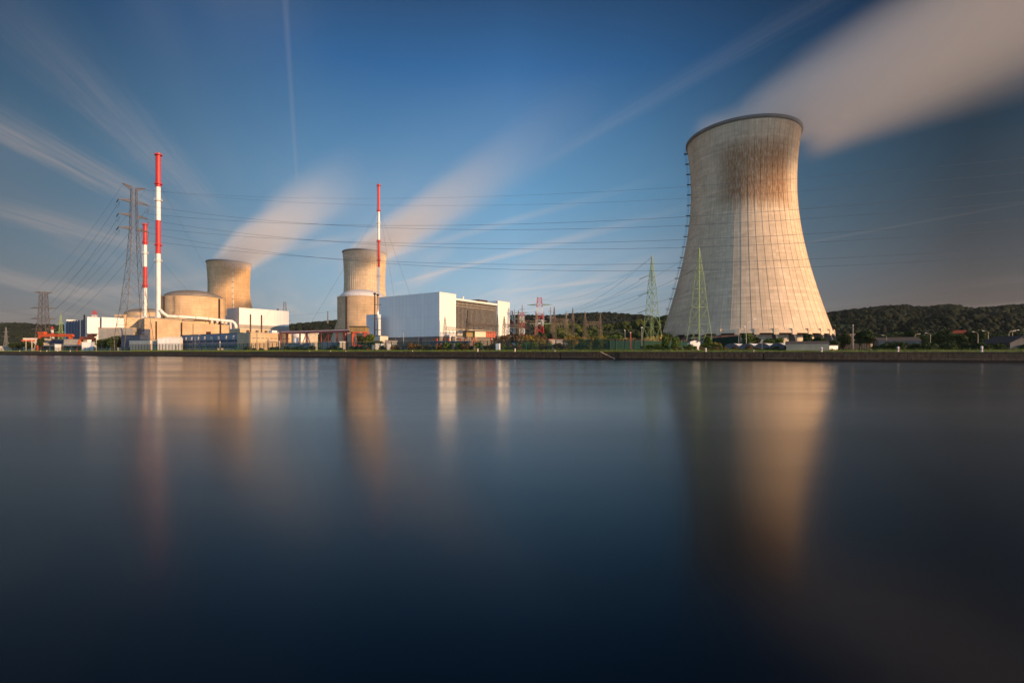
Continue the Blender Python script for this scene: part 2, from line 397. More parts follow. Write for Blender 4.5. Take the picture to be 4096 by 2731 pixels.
def facade(name, label, cat, xl, Yl, xr, Yr, group=None):
    """thing seen frontally: local x from left end to right end, local y away from the camera"""
    A = Vector((X(xl, Yl), Yl)); Bp = Vector((X(xr, Yr), Yr)); d = Bp-A
    r = thing(name, label, cat, (A.x, A.y, 0), math.atan2(d.y, d.x), group)
    return r, d.length, (lambda px: solve(A, d.normalized(), px))

# ------------------------------------------------------------------ ground, water, quay
def sheet(name, pts, z, mat):
    return struct(link_mesh(name, [(a, b, z) for a, b in pts], [tuple(range(len(pts)))], mat))
m, t, p, o = newmat('river_water')
p.inputs['Base Color'].default_value = (.0006, .003, .0075, 1); p.inputs['Roughness'].default_value = .17
p.inputs['IOR'].default_value = 1.33; p.inputs['Specular IOR Level'].default_value = .42
v = t.new('ShaderNodeTexCoord').outputs['Object']; x, y, z = t.xyz(v)
n = t.noise(t.comb(t.m('MULTIPLY', x, .25), y, 0.), .22, 3.); bp = t.new('ShaderNodeBump'); bp.inputs['Strength'].default_value = .08; bp.inputs['Distance'].default_value = .12
t.l.new(n, bp.inputs['Height']); t.l.new(bp.outputs[0], p.inputs['Normal'])
bl = t.noise(t.comb(t.m('ADD', t.m('MULTIPLY', x, .10), t.m('MULTIPLY', y, .05)), t.m('MULTIPLY', y, 1.), 7.), .09, 4., .65)
t.l.new(t.ss(bl, .3, .7, .15, .215), p.inputs['Roughness'])
M['water'] = m
sheet('river_water', [bloc(-4000, .6), bloc(-4000, -3000), bloc(3000, -3000), bloc(3000, .6)], 0., M['water'])
gm = plain('ground_dirt', (.14, .13, .10), .95, var=.4, scale=.02)
sheet('ground', [bloc(-12000, 9.5), bloc(12000, 9.5), bloc(12000, 14000), bloc(-12000, 14000)], G-.1, gm)
# grass verge, a sloping strip on top of the quay
mb = MB(); ss_ = np.linspace(-1300, 500, 260)
for i, s_ in enumerate(ss_):
    for o_, z_ in ((1.2, 2.82), (3.0, 3.05), (6.0, 3.32), (9.6, G-.09)):
        mb.v.append((*bloc(s_, o_), z_+(random.uniform(-.05, .08) if 1.3 < o_ < 9 else 0)))
mb.f = [(i*4+k, (i+1)*4+k, (i+1)*4+k+1, i*4+k+1) for i in range(len(ss_)-1) for k in range(3)]
struct(part('grass_verge', mb, plain('verge_turf', (.10, .14, .022), .95, var=.45, scale=.25), None))
# grass blades
def tufts(name, n, rngs, h0, h1, mat, label, zf):
    s0, s1, o0, o1 = rngs
    s_ = rng.uniform(s0, s1, n); o_ = rng.uniform(o0, o1, n); hh = rng.uniform(h0, h1, n)*(.5+rng.random(n))
    an = rng.uniform(0, PI, n); ww = .06+.10*rng.random(n)
    cx = BD.x*s_+BN.x*o_; cy = 200+BD.y*s_+BN.y*o_; cz = zf(o_)
    ln = rng.normal(0, .15, (n, 2))
    v = np.empty((n, 3, 3))
    v[:, 0] = np.c_[cx-np.cos(an)*ww, cy-np.sin(an)*ww, cz]; v[:, 1] = np.c_[cx+np.cos(an)*ww, cy+np.sin(an)*ww, cz]
    v[:, 2] = np.c_[cx+ln[:, 0], cy+ln[:, 1], cz+hh]
    o = link_mesh(name, v.reshape(-1, 3).tolist(), np.arange(n*3).reshape(-1, 3).tolist(), mat)
    o['kind'] = 'stuff'; o['label'] = label; o['category'] = 'grass'; return o
tufts('grass', 34000, (-520, 160, 1.3, 8.5), .12, .32, M['grass'], 'rough green grass along the top of the quay wall', lambda o_: 2.82+(o_-1.2)*.07)
tufts('tall_weeds', 12000, (-300, 175, 7.2, 9.0), .25, .75, M['leafgreen'], 'taller weeds growing along the foot of the green fence', lambda o_: 3.3+0*o_)

m, t, p, o = newmat('quay_concrete')
v = t.new('ShaderNodeTexCoord').outputs['Object']; x, y, z = t.xyz(v)
st = t.noise(t.comb(x, y, t.m('MULTIPLY', z, .35)), 1.3, 5., .75); n = t.noise(v, 4., 4., .8)
cc = t.mix(t.ss(st, .35, .7), (.04, .022, .012), (.135, .08, .045)); cc = t.mix(t.m('MULTIPLY', t.ss(n, .55, .7), .5), cc, (.22, .17, .12))
big = t.noise(v, .06, 3.); cc = t.mix(t.m('MULTIPLY', t.ss(big, .45, .65), .6), cc, (.04, .03, .02))
zl = t.m('ADD', z, t.m('MULTIPLY', st, .5)); cc = t.mix(t.ss(zl, .95, .55), cc, (.018, .011, .008))
cc = t.mix(t.m('MULTIPLY', t.m('MULTIPLY', t.ss(zl, .98, 1.03), t.ss(zl, 1.12, 1.06)), t.ss(big, .4, .6, .0, .7)), cc, (.28, .22, .16))
cc = t.mix(t.m('MULTIPLY', t.ss(zl, 2.95, 3.15), .5), cc, (.20, .19, .10))
jt = t.m('GREATER_THAN', t.m('FRACT', t.m('DIVIDE', x, 9.3)), .985); cc = t.mix(t.m('MULTIPLY', jt, .7), cc, (.015, .010, .008))
vg = t.noise(t.comb(x, y, t.m('MULTIPLY', z, .5)), .5, 4., .7); cc = t.mix(t.m('MULTIPLY', t.ss(vg, .60, .68), t.ss(z, .9, 2.4)), cc, (.055, .075, .02))
setp(p, t, cc, .85); M['quay'] = m
qw = thing('quay_wall', 'long weathered brown concrete quay wall along the far bank of the river', 'quay wall', (0, 200, 0), BANG)
joints = [440, 622, 930, 1248, 1665, 1936, 2243, 2400, 3057, 3725]
edges = [-1500]+[S(j) for j in joints]+[700]
mbb = MB().box(-1500, 1.0, -2, 700, 2.2, 2.55); part('backing', mbb, 'quay', qw)
for i in range(len(edges)-1):
    a, b = edges[i], edges[i+1]; g = .35
    if i == 8:   # recess of the landing stair
        st_end = S(2480); part('recess', MB().box(a+.02, 1.9, -2, st_end, 2.6, 2.84), 'quay', qw); a = st_end
        for k in range(9):
            part('step', MB().box(edges[i]+k*.62, .02, -1.5, edges[i]+k*.62+.615, 1.88, 2.60-k*.29), 'quay', qw); part('step_nosing', MB().box(edges[i]+k*.62+.15, -.03, 2.603-k*.29, edges[i]+k*.62+.55, 1.7, 2.72-k*.29), 'creamwall', qw)
    b2 = b-(g if i in (5, 6, 8) else .08)
    mb = MB(); n = max(1, int((b2-a)/6))
    mb.box(a, 0, -2, b2, 1.25, 2.60); mb.box(a, -.06, 2.603, b2, 1.3, 2.88)
    part('wall_segment', mb, 'quay', qw)

# ------------------------------------------------------------------ cooling towers
def shell_r(z, rt, c, zt): return rt*math.sqrt(1+((z-zt)/(c if z < zt or c > 80 else c*1.85))**2)
def cooling_tower(label, cx, cy, rt, c, zt, H, z0, mat, nrib, ribw, ribd, npier=32, flare=1.0, pier=True):
    root = thing('cooling_tower', label, 'cooling tower', (cx, cy, 0))
    zs = np.linspace(z0, H-1.6, 60); prof = [(shell_r(z, rt, c, zt), z) for z in zs]
    mb = MB(); inner = [(r-1.0, z) for r, z in prof][::-1]
    mb.lathe(prof+inner+[prof[0]], 192, cap=False)
    sh = part('shell', mb, mat, root, smooth=True)
    rb = MB()
    for i in range(nrib):
        a = 2*PI*i/nrib; ca, sa = math.cos(a), math.sin(a); tx, ty = -sa, ca; b0 = len(rb.v)
        for z in zs[::3].tolist()+[zs[-1]]:
            r = shell_r(z, rt, c, zt)
            for dr, dt in ((-.15, -ribw), (ribd, -ribw*.8), (ribd, ribw*.8), (-.15, ribw)):
                rb.v.append(((r+dr)*ca+tx*dt, (r+dr)*sa+ty*dt, z))
        n = len(zs[::3])+1
        rb.f += [(b0+k*4+j, b0+k*4+j+1, b0+k*4+j+5, b0+k*4+j+4) for k in range(n-1) for j in range(3)]
    part('rib', rb, mat, root).name = 'ribs'
    r1 = shell_r(H-1.6, rt, c, zt)
    part('rim', MB().lathe([(r1-1.4, H-2.2), (r1+.5, H-2.2), (r1+1.1*flare, H-1.4), (r1+1.1*flare, H), (r1-1.2, H), (r1-1.4, H-2.2)], 128, cap=False), 'dome', root)
    rl = MB(); 
    for i in range(96):
        a = 2*PI*i/96; rr = r1+.9*flare; rl.tube((rr*math.cos(a), rr*math.sin(a), H), (rr*math.cos(a), rr*math.sin(a), H+1.1), .05)
    if not pier: part('railing', rl.lathe([(rr-.05, H+1.0), (rr+.05, H+1.0), (rr+.05, H+1.1), (rr-.05, H+1.1), (rr-.05, H+1.0)], 96, cap=False), 'steel', root)
    if pier:
        r0 = shell_r(z0, rt, c, zt)
        lt = MB().lathe([(r0-.9, z0-.8), (r0+.7, z0-.8), (r0+.3, z0+1.2), (r0-.9, z0+1.2), (r0-.9, z0-.8)], 192, cap=False)
        for i in range(npier):
            a = 2*PI*(i+.5)/npier; ca, sa = math.cos(a), math.sin(a); q = []
            for dr, dz in ((-.5, -1.8), (1.0, -1.8), (.7, 2.2), (-.5, 2.2)):
                for sgn in (-1, 1): q.append(((r0+dr)*ca-sa*1.5*sgn, (r0+dr)*sa+ca*1.5*sgn, z0+dz))
            lt.add(q, [(0,2,3,1),(2,4,5,3),(4,6,7,5),(6,0,1,7),(0,6,4,2),(1,3,5,7)])
        part('lintel', lt, mat, root)
        for i in range(npier):
            a = 2*PI*(i+.5)/npier; ca, sa = math.cos(a), math.sin(a); q = []
            for r_, z_ in ((r0+5.2, G-.3), (r0+.4, z0-.9), (r0-4.6, z0-.9), (r0-3.0, G-.3)):
                for sgn in (-1, 1): q.append((r_*ca-sa*.55*sgn, r_*sa+ca*.55*sgn, z_))
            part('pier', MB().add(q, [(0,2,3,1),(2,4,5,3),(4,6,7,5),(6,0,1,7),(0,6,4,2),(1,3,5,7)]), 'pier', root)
        part('basin_wall', MB().lathe([(r0-7, G-.5), (r0-7, z0-1.5)], 128), 'creamwall', root)
    return root
bigx, bigy = 405*math.sin(R(25.42)), 405*math.cos(R(25.42))
bt = cooling_tower('huge pale concrete cooling tower on the right with a brown damp stain near its top', bigx, bigy, 36., 87.4, 126., 163.3, 15.6, 'shellbig', 56, .14, .13, 32, 1.0)
# landing ladder on its left flank
aL = R(159); lad = MB(); ca, sa = math.cos(aL), math.sin(aL); prev = None
for k, z in enumerate(np.arange(17, 162, 2.05)):
    r = shell_r(z, 36., 87.4, 126.)+1.6; q = Vector((r*ca, r*sa, z))
    if prev is not None:
        for dt in (-.55, .55):
            o2 = Vector((-sa, ca, 0))*dt
            lad.tube(prev+o2, q+o2, .07)
        lad.tube(prev, q, .06)
        rin = r-1.6; lad.tube(q, (rin*ca, rin*sa, z), .06); lad.tube(prev+Vector((ca, sa, 0))*.8, q+Vector((ca, sa, 0))*.8, .05)
        lad.tube(q, q+Vector((ca, sa, 0))*.8, .05)
    prev = q
part('ladder', lad, 'drkmetal', bt)
for k, z in enumerate(np.arange(20, 160, 8.1)):
    r = shell_r(z, 36., 87.4, 126.); mb = MB()
    q = [((r-.2)*ca-sa*1.2*s1, (r-.2)*sa+ca*1.2*s1) for s1 in (-1, 1)]+[((r+2.9)*ca-sa*1.2*s1, (r+2.9)*sa+ca*1.2*s1) for s1 in (1, -1)]
    mb.prism(q, z, z+.25)
    for g_ in q[2:]: mb.tube((*g_, z), (*g_, z+1.3), .06)
    mb.tube((*q[2], z+1.3), (*q[3], z+1.3), .06)
    part('landing', mb, 'drkmetal', bt)

T1 = (996*math.sin(R(-30.33)), 996*math.cos(R(-30.33))); T2 = (812*math.sin(R(-16.93)), 812*math.cos(R(-16.93)))
t1 = cooling_tower('brown concrete cooling tower behind the white hall, pale stair strip up its front', *T1, 32.2, 62, 114, 160, 14, 'shellsm', 64, .25, .25, pier=False)
t2 = cooling_tower('grey tan cooling tower rising behind the white domed reactor building', *T2, 31.4, 70, 112, 161, 14, 'shellsm2', 56, .3, .3, pier=False)
aS = math.atan2(-T1[1], -T1[0])+.17; ca, sa = math.cos(aS), math.sin(aS); mb = MB(); pr = None; ll = MB()
for k, z in enumerate(np.linspace(14, 157, 30)):
    r = shell_r(z, 32.2, 62, 114)+.9; q = Vector((r*ca, r*sa, z)); o2 = Vector((-sa, ca, 0))*.75
    if pr is not None:
        mb.add([pr-o2, pr+o2, q+o2, q-o2, pr-o2-Vector((ca, sa, 0)), pr+o2-Vector((ca, sa, 0)), q+o2-Vector((ca, sa, 0)), q-o2-Vector((ca, sa, 0))], [(0,1,2,3),(1,5,6,2),(4,0,3,7)])
    if k % 2 == 0:
        ll = MB().prism([((r+a_)*ca-sa*b_, (r+a_)*sa+ca*b_) for a_, b_ in ((0.1, -1.5), (1.6, -1.5), (1.6, 1.5), (.1, 1.5))], z, z+.35); part('stair_landing', ll, 'drkmetal', t1)
    pr = q
part('stair_tower', mb, 'creamwall', t1)

# ------------------------------------------------------------------ steam plumes (real volumes drifting down-wind)
def plume(label, c, L, r0, r1, rise, dens, fade, az, lift=0., power=.6, hang=-4., vs=.9):
    VS = vs; ca, sa = math.cos(az), math.sin(az)
    root_loc = (c[0], c[1], 161+hang)
    mb = MB(); N = 36; rings = []
    for k in range(N+1):
        s = k/N; x_ = -r0*1.0+s*(L+r0); q = max(0., x_)/L
        rr = (r0+(r1-r0)*q**power)*1.02; zc = rise*q**.8
        if k in (0,): rr = .5
        for i in range(24):
            a = 2*PI*i/24
            mb.v.append((x_, rr*math.cos(a), zc+rr*math.sin(a)*VS))
    n = 24
    mb.f = [(k*n+i, k*n+(i+1) % n, (k+1)*n+(i+1) % n, (k+1)*n+i) for k in range(N) for i in range(n)]+[tuple(range(n))[::-1], tuple(range(N*n, (N+1)*n))]
    mb.f = [tuple(g) for g in mb.f]
    m = bpy.data.materials.new('steam'); m.use_nodes = True; m.node_tree.nodes.clear(); t = NT(m.node_tree)
    x, y, z = t.xyz(t.new('ShaderNodeTexCoord').outputs['Object'])
    q = t.m('DIVIDE', t.m('MAXIMUM', x, 0.), L)
    rad = t.m('ADD', r0, t.m('MULTIPLY', t.m('POWER', q, power), r1-r0)); zc = t.m('MULTIPLY', t.m('POWER', q, .8), rise)
    zz = t.m('DIVIDE', t.m('SUBTRACT', z, zc), VS)
    wob = t.noise(t.comb(t.m('MULTIPLY', x, .004), t.m('MULTIPLY', y, .02), t.m('MULTIPLY', z, .02)), 1., 2.)
    d = t.m('DIVIDE', t.m('SQRT', t.m('ADD', t.m('MULTIPLY', y, y), t.m('MULTIPLY', zz, zz))), rad)
    d = t.m('ADD', d, t.m('MULTIPLY', t.m('SUBTRACT', wob, .5), .5))
    f = t.ss(d, .98, .35)
    f = t.m('MULTIPLY', f, t.ss(x, -r0*1.05, -r0*.55))
    f = t.m('MULTIPLY', f, t.m('POWER', t.m('SUBTRACT', 1., t.m('DIVIDE', t.m('MAXIMUM', x, 0.), L), clamp=True), fade))
    f = t.m('MULTIPLY', f, t.m('MAXIMUM', t.ss(z, -1., 7.), t.ss(x, r0*.9, r0*1.5)))                 # steam stays above the rim
    pv = t.new('ShaderNodeVolumePrincipled'); pv.inputs['Color'].default_value = (1., .965, .93, 1); pv.inputs['Anisotropy'].default_value = -.3
    t.l.new(t.m('MULTIPLY', f, dens), pv.inputs['Density'])
    o = t.new('ShaderNodeOutputMaterial'); t.l.new(pv.outputs[0], o.inputs['Volume'])
    ob = link_mesh('steam_plume', mb.v, mb.f, m); ob.location = root_loc; ob.rotation_euler = (0, 0, az)
    tag(ob, label, 'steam plume'); return ob
WAZ = math.atan2(-.77, .64)
plume('wide pinkish steam plume streaming up and right from the huge right cooling tower', (bigx, bigy), 260, 37, 74, 50, .036, 1.35, math.atan2(-.74, .67), power=1.0, vs=.9)
plume('faint pink steam plume drifting from the brown left cooling tower', T1, 500, 32, 52, 50, .024, 1.8, math.atan2(-.69, .72), power=.6, vs=.85)
plume('long pale steam plume trailing right from the middle cooling tower', T2, 560, 31, 42, 38, .028, 2.3, math.atan2(-.80, .60), power=.6, vs=.85)

# ------------------------------------------------------------------ third unit: white turbine hall
hall, La, Lb = block('turbine_hall', 'big white clad turbine hall with a dark glazed facade between two white walls', 'turbine hall', 1758, 330)
zt = Z(1168, 330); zb = Z(1345, 330); e1, e2, e3 = La(1824), La(1991), La(2039); lb = Lb(1516)
z2 = zt-2.9
mb = MB().prism([(0, 0), (e1, 0), (e1, 1.6), (e2, 1.6), (e2, 0.), (e3, 0), (e3, lb), (0, lb)], zb, z2-.01)
part('cladding', MB().box(0, 0, zb, e1, lb, zt), 'white', hall)
part('cladding', MB().box(e2, 0, zb-1.6, e3, lb-.01, zt-.2), 'white', hall)
part('roof', MB().box(e1+.01, 1.35, z2-1.2, e2-.01, lb-.02, z2), 'white', hall)
gl = MB().box(e1+.01, 2.4, Z(1320, 380), e2-.01, lb-.05, z2-1.22)
part('glazing', gl, 'glass', hall)
mu = MB(); n = 34
for i in range(n+1):
    x_ = e1+.2+(e2-e1-.4)*i/n; mu.box(x_-.13, 1.6, 12.2, x_+.13, 2.39, z2-1.23)
for z_ in (z2-3.2, z2-5.0): mu.box(e1+.02, 2.0, z_, e2-.02, 2.3, z_+.35)
part('mullions', mu, 'mull', hall)
part('sill_band', MB().box(e1+.02, 1.2, 17.6, e2-.02, 2.6, 19.2), 'mull', hall)
part('plinth', MB().box(.5, .6, G-.5, e3-.5, lb-.5, zb-.01 if zb-1.7 < zb else zb), 'concdark', hall)
part('eaves_trim', MB().box(e1+.02, .55, z2-1.0, e2-.02, .98, z2+.35), 'paint', hall)
part('roof_unit', MB().box(e1+(e2-e1)*.62, 4, z2, e1+(e2-e1)*.84, 12, z2+2.4), 'drkmetal', hall)
part('roof_unit', MB().box(e1+.4, 6, z2, e1+6, 14, z2+2.6), 'drkmetal', hall)
part('vent_pipe', MB().lathe([(.7, z2), (.7, z2+2.0), (.9, z2+2.0), (.9, z2+2.5)], 12, (e1+(e2-e1)*.22, 3)), 'paint', hall)
cp = MB(); cp.box(-.12, -.12, zt-.45, e1+.12, lb+.12, zt+.12); part('parapet', cp, 'paint', hall)
cp = MB(); cp.box(e2-.12, -.12, zt-.65, e3+.12, lb+.12, zt-.08); part('parapet', cp, 'paint', hall)
part('door', MB().box(-.12, lb*.28, zb-4, -.0, lb*.28+2.5, zb-1), 'navy', hall)
# annex with flue pipes
ann, A1, A2 = block('annex', 'low pale grey annex against the shaded end of the turbine hall', 'annex', 1510, 352)
part('wall', MB().box(0, 0, G-.3, 3, A2(1465), Z(1256, 352)), 'white2', ann)
fl, A1, A2 = block('utility_room', 'small cream block at the foot of the two flue pipes', 'outbuilding', 1520, 322)
part('wall', MB().box(0, 0, G-.3, 7, A2(1463), Z(1343, 322)), 'creamwall', fl)
part('roof', MB().box(-.3, -.3, Z(1343, 322), 7.3, A2(1463)+.3, Z(1343, 322)+.35), 'roofgrey', fl)
for px, mt, lab, yt in ((1499, 'drkmetal', 'dark flue pipe standing against the pale annex of the turbine hall', 1174), (1511.5, 'chrome', 'bright steel flue pipe standing beside the turbine hall corner', 1178)):
    Y_ = 343; q = thing('flue_pipe', lab, 'flue', (X(px, Y_), Y_, 0))
    zt_ = Z(yt, Y_); part('pipe', MB().lathe([(.42, Z(1341, Y_)), (.42, zt_-1)], 14), mt, q, True)
    part('cowl', MB().lathe([(.45, zt_-1), (1.15, zt_-.5), (1.15, zt_-.2), (.3, zt_+.6)], 14), 'drkmetal', q)
    for z_ in (18, 26, 36): part('bracket', MB().box(-.1, -.1, z_, 2.2, .6, z_+.35), 'drkmetal', q)

# ------------------------------------------------------------------ reactor drums
def drum(label, px, Y, r, zt, zd, mat, dmat, base=G-.3, nb=3, jang=None):
    cx = X(px, Y); root = thing('reactor_building', label, 'reactor building', (cx, Y, 0))
    part('drum_wall', MB().lathe([(r, base), (r, zt-.6)], 96), mat, root, False)
    part('cornice', MB().lathe([(r-.3, zt-.6), (r+.35, zt-.6), (r+.35, zt), (r-.3, zt)], 96), 'conc', root)
    prof = [(r*.93*math.cos(a), zt+(zd-zt)*math.sin(a)) for a in np.linspace(0, PI/2*.97, 10)]
    part('dome', MB().lathe(prof, 64), dmat, root, True)
    rl = MB()
    for i in range(60):
        a = 2*PI*i/60; rl.tube((r*math.cos(a), r*math.sin(a), zt), (r*math.cos(a), r*math.sin(a), zt+1.2), .06)
    rl.lathe([(r-.06, zt+1.1), (r+.06, zt+1.1), (r+.06, zt+1.22), (r-.06, zt+1.22), (r-.06, zt+1.1)], 60, cap=False)
    part('railing', rl, 'steel', root)
    for a in (jang or []):
        ca, sa = math.cos(R(a)), math.sin(R(a))
        q = [((r+dr)*ca-sa*dt, (r+dr)*sa+ca*dt) for dr, dt in ((-.2, -.5), (1.2, -.5), (1.2, .5), (-.2, .5))]
        part('pilaster', MB().prism(q, base, zt-.62), 'drkmetal', root)
    return root
d1 = drum('wide concrete reactor drum with a grey dome behind the tall red and white stack', 775, 451.5, 25.3, 52.3, 59.5, 'conc', 'dome', jang=(245, 353))
lm = MB(); 
for k, (a, z0_, z1_) in enumerate(((271, 37, 52), (269, 28, 38), (271, 24, 29))):
    ca, sa = math.cos(R(a)), math.sin(R(a)); r = 26.2
    for dt in (-.6, .6): lm.tube((r*ca-sa*dt, r*sa+ca*dt, z0_), (r*ca-sa*dt, r*sa+ca*dt, z1_), .1)
    for z_ in np.arange(z0_, z1_, 1.2): lm.tube((r*ca-sa*.6, r*sa+ca*.6, z_), (r*ca+sa*.6, r*sa-ca*.6, z_), .09)
part('cage_ladder', lm, 'steelbrown', d1)
d3 = drum('tan ribbed reactor drum with a shallow white dome beside the turbine hall', 1453, 461, 23.2, 53.4, 61.3, M['conc'], 'domew', jang=(249,))
rb = MB()
for i in range(120):
    a = 2*PI*i/120; ca, sa = math.cos(a), math.sin(a); rb.prism([(23.1*ca-sa*.12, 23.1*sa+ca*.12), (23.1*ca+sa*.12, 23.1*sa-ca*.12), (23.32*ca+sa*.1, 23.32*sa-ca*.1), (23.32*ca-sa*.1, 23.32*sa+ca*.1)], G, 52.7)
part('wall_ribs', rb, 'conc', d3)
d2 = drum('smaller far reactor drum with a low grey dome behind the lattice pylon', 592, 600, 23, 50, 56, 'conc2', 'dome')
part('platform', MB().box(-22, -24, 44, -10, -14, 47), 'conc2', d2)

# lower concrete walls of the first unit
r_, L_, q_ = facade('auxiliary_building', 'long tan concrete wall building below the big reactor drum', 'building', 578, 386, 725, 412)
r_.rotation_euler = (0, 0, 0); ox, oy = r_.location.x, r_.location.y
def wp(px, Y): return (X(px, Y)-ox, Y-oy)
zt = 29.6
part('wall', MB().prism([wp(578, 386), wp(727, 412), wp(727, 455), wp(500, 455)], G-.3, zt), 'conc2', r_)
part('wall', MB().prism([wp(729, 414), wp(773, 422), wp(773, 455), wp(729, 455)], G-.3, zt-.3), 'conc2', r_)
part('wall', MB().prism([wp(773.5, 421), wp(927, 452), wp(927, 485), wp(773.5, 480)], G-.3, zt-2.2), 'conc2', r_)
part('wall', MB().prism([wp(495, 396), wp(577.5, 407), wp(577.5, 440), wp(495, 440)], G-.3, 31.2), 'conc2', r_)
for px, Y in ((626.5, 394), (728, 411.8), (884, 442)):
    a, b = wp(px, Y); part('downpipe', MB().box(a-.35, b-.9, G, a+.35, b-.1, zt-2.2), 'drkmetal', r_)
a, b = wp(840, 433); part('louvre_hood', MB().box(a-6, b-2.2, 15.5, a+1, b-.3, 20.5), 'drkmetal', r_)
part('parapet', MB().prism([wp(577, 385.6), wp(728, 411.6), wp(728, 414), wp(577, 388)], zt+.003, zt+.5), 'conc3', r_)
a, b = wp(540, 400); part('roof_pipe', MB().sweep([(a-6, b+8, 31.5), (a+8, b+11, 31.5)], .9, 10), 'paint', r_, True)
a, b = wp(780, 404)
part('roof_walkway', MB().prism([wp(738, 414), wp(775, 420), wp(775, 422), wp(738, 416)], zt+.2, zt+.6), 'mull', r_)
# blue panel beside
q, L_, _ = facade('stair_cabin', 'dark blue panelled stair cabin on the tan concrete wall', 'stair cabin', 557, 388, 578, 384)
part('wall', MB().box(0, 0, Z(1360, 386), L_, 4, Z(1316, 386)), 'navy', q)
for k in range(3): part('window', MB().box(L_*.5, -.12, 12+k*2.6, L_*.95, -.01, 13.4+k*2.6), 'bluegrey', q)
# big ventilation duct
duct = thing('ventilation_duct', 'fat white duct running from the tall stack along the concrete roof', 'duct', (0, 0, 0))
pts = [W(640, 1238, 402), W(652, 1252, 403), W(668, 1264, 406), W(700, 1266, 413), W(800, 1272, 429), W(905, 1283, 448), W(928, 1285, 451), W(938, 1292, 452), W(944, 1303, 452), W(944, 1314, 452)]
duct.location = pts[0]; pts = [q-pts[0] for q in pts]
part('pipe', MB().sweep(pts, 1.3, 16), 'paint', duct, True)
def ringat(a, b, f, r0, w_):
    a = Vector(a); b = Vector(b); c = a.lerp(b, f); d = (b-a).normalized()*w_; return MB().tube(c-d, c+d, r0, 16)
for i, f in ((3, .1), (4, .3), (4, .75), (3, .8)): part('flange', ringat(pts[i], pts[i+1], f, 1.5, .3), 'mull', duct)
for f in (.45, .65, .85, 1.0):
    c = pts[4].lerp(pts[5], f); part('saddle', MB().box(c.x-.6, c.y-.6, c.z-2.9, c.x+.6, c.y+.6, c.z-1.2), 'paint', duct)
c = pts[6]; part('support', MB().box(c.x-.9, c.y-2.1, G-duct.location.z, c.x+.3, c.y-1.35, c.z+.2), 'paint', duct)

# ------------------------------------------------------------------ stacks
def stack(label, px, Y, r, bands, rings, guys=()):
    root = thing('chimney_stack', label, 'chimney stack', (X(px, Y), Y, 0))
    for i, (ya, yb, mt) in enumerate(bands):
        part('red_section' if mt == 'red' else 'white_section', MB().lathe([(r*(1+.0005*i), Z(yb, Y)), (r*(1+.0005*i), Z(ya, Y))], 24), mt, root, False)
    for y_, mt in rings:
        z_ = Z(y_, Y); mb = MB().lathe([(r, z_-.25), (r*1.75, z_), (r*1.75, z_+.25), (r, z_+.25)], 20, cap=False)
        for i in range(10):
            a = 2*PI*i/10; mb.tube((r*1.7*math.cos(a), r*1.7*math.sin(a), z_), (r*1.7*math.cos(a), r*1.7*math.sin(a), z_+1.5), .07)
        mb.lathe([(r*1.7, z_+1.4), (r*1.75, z_+1.4), (r*1.75, z_+1.55), (r*1.7, z_+1.55), (r*1.7, z_+1.4)], 20, cap=False)
        part('platform', mb, mt, root)
    for i, (ya, yb, mt) in enumerate(bands):
        mb = MB(); zb_, zt_ = Z(yb, Y), Z(ya, Y); xl = -r-.85
        for dy in (-.4, .4): mb.tube((xl, dy, zb_), (xl, dy, zt_), .07)
        for z_ in np.arange(zb_, zt_, 1.3): mb.tube((xl, -.4, z_), (xl, .4, z_), .06); 
        for z_ in np.arange(zb_+1, zt_, 5): mb.tube((xl, 0, z_), (-r, 0, z_), .07)
        part('ladder', mb, mt, root)
    for (pa, ya, pb, yb, Yb) in guys:
        a = W(pa, ya, Y)-root.location; b = W(pb, yb, Yb)-root.location
        part('guy_wire', MB().tube(a, b, .075, 3), 'wire', root)
    return root
stack('tallest red and white banded stack, a fat white duct at its foot', 633.5, 403, 1.65,
      [(615, 749, 'red'), (749, 882, 'paint'), (882, 1015, 'red'), (1015, 1271, 'paint')], [(622, 'red'), (738, 'red'), (804, 'paint'), (982, 'red'), (1046, 'paint')],
      [(640, 742, 862, 1140, 520), (640, 1040, 760, 1172, 430), (620, 1040, 560, 1170, 450), (625, 742, 470, 1270, 300)])
stack('shortest red and white stack, between the lattice pylon and the tallest stack', 581, 428, 1.35,
      [(896, 980, 'red'), (980, 1067, 'paint'), (1067, 1152, 'red'), (1152, 1271, 'paint')], [(900, 'red'), (972, 'red'), (1015, 'paint'), (1144, 'red')])
stack('slim red and white stack standing alone behind the white domed reactor drum', 1515, 476, 1.15,
      [(738, 848, 'red'), (848, 960, 'paint'), (960, 1069, 'red'), (1069, 1200, 'paint')], [(744, 'red'), (845, 'red'), (894, 'paint'), (967, 'red'), (1044, 'red'), (1106, 'paint')],
      [(1510, 850, 1245, 1290, 430), (1520, 850, 1576, 1184, 360), (1521, 848, 1640, 1178, 355)])
for px, yt, yb, Y_, lab in ((1002, 1259, 1331, 300, 'rough dark brown stack at the left corner of the tan control building'), (1046, 1262, 1331, 305, 'rough dark brown stack in the middle of the tan control building roof'), (337.5, 1260, 1350, 500, 'dark brown stack between the navy hall and the white hall')):
    q = thing('exhaust_stack', lab, 'stack', (X(px, Y_), Y_, 0)); r0 = 3/F*Y_; pr = []
    for k, z_ in enumerate(np.linspace(Z(yb, Y_), Z(yt, Y_), 26)): pr.append((r0*(1.0 if k % 2 else .86), z_))
    part('flue', MB().lathe(pr, 12), 'drkmetal', q); part('flue_cap', MB().lathe([(r0*.7, pr[-1][1]), (r0*.7, pr[-1][1]+.4)], 12), 'tyre', q)

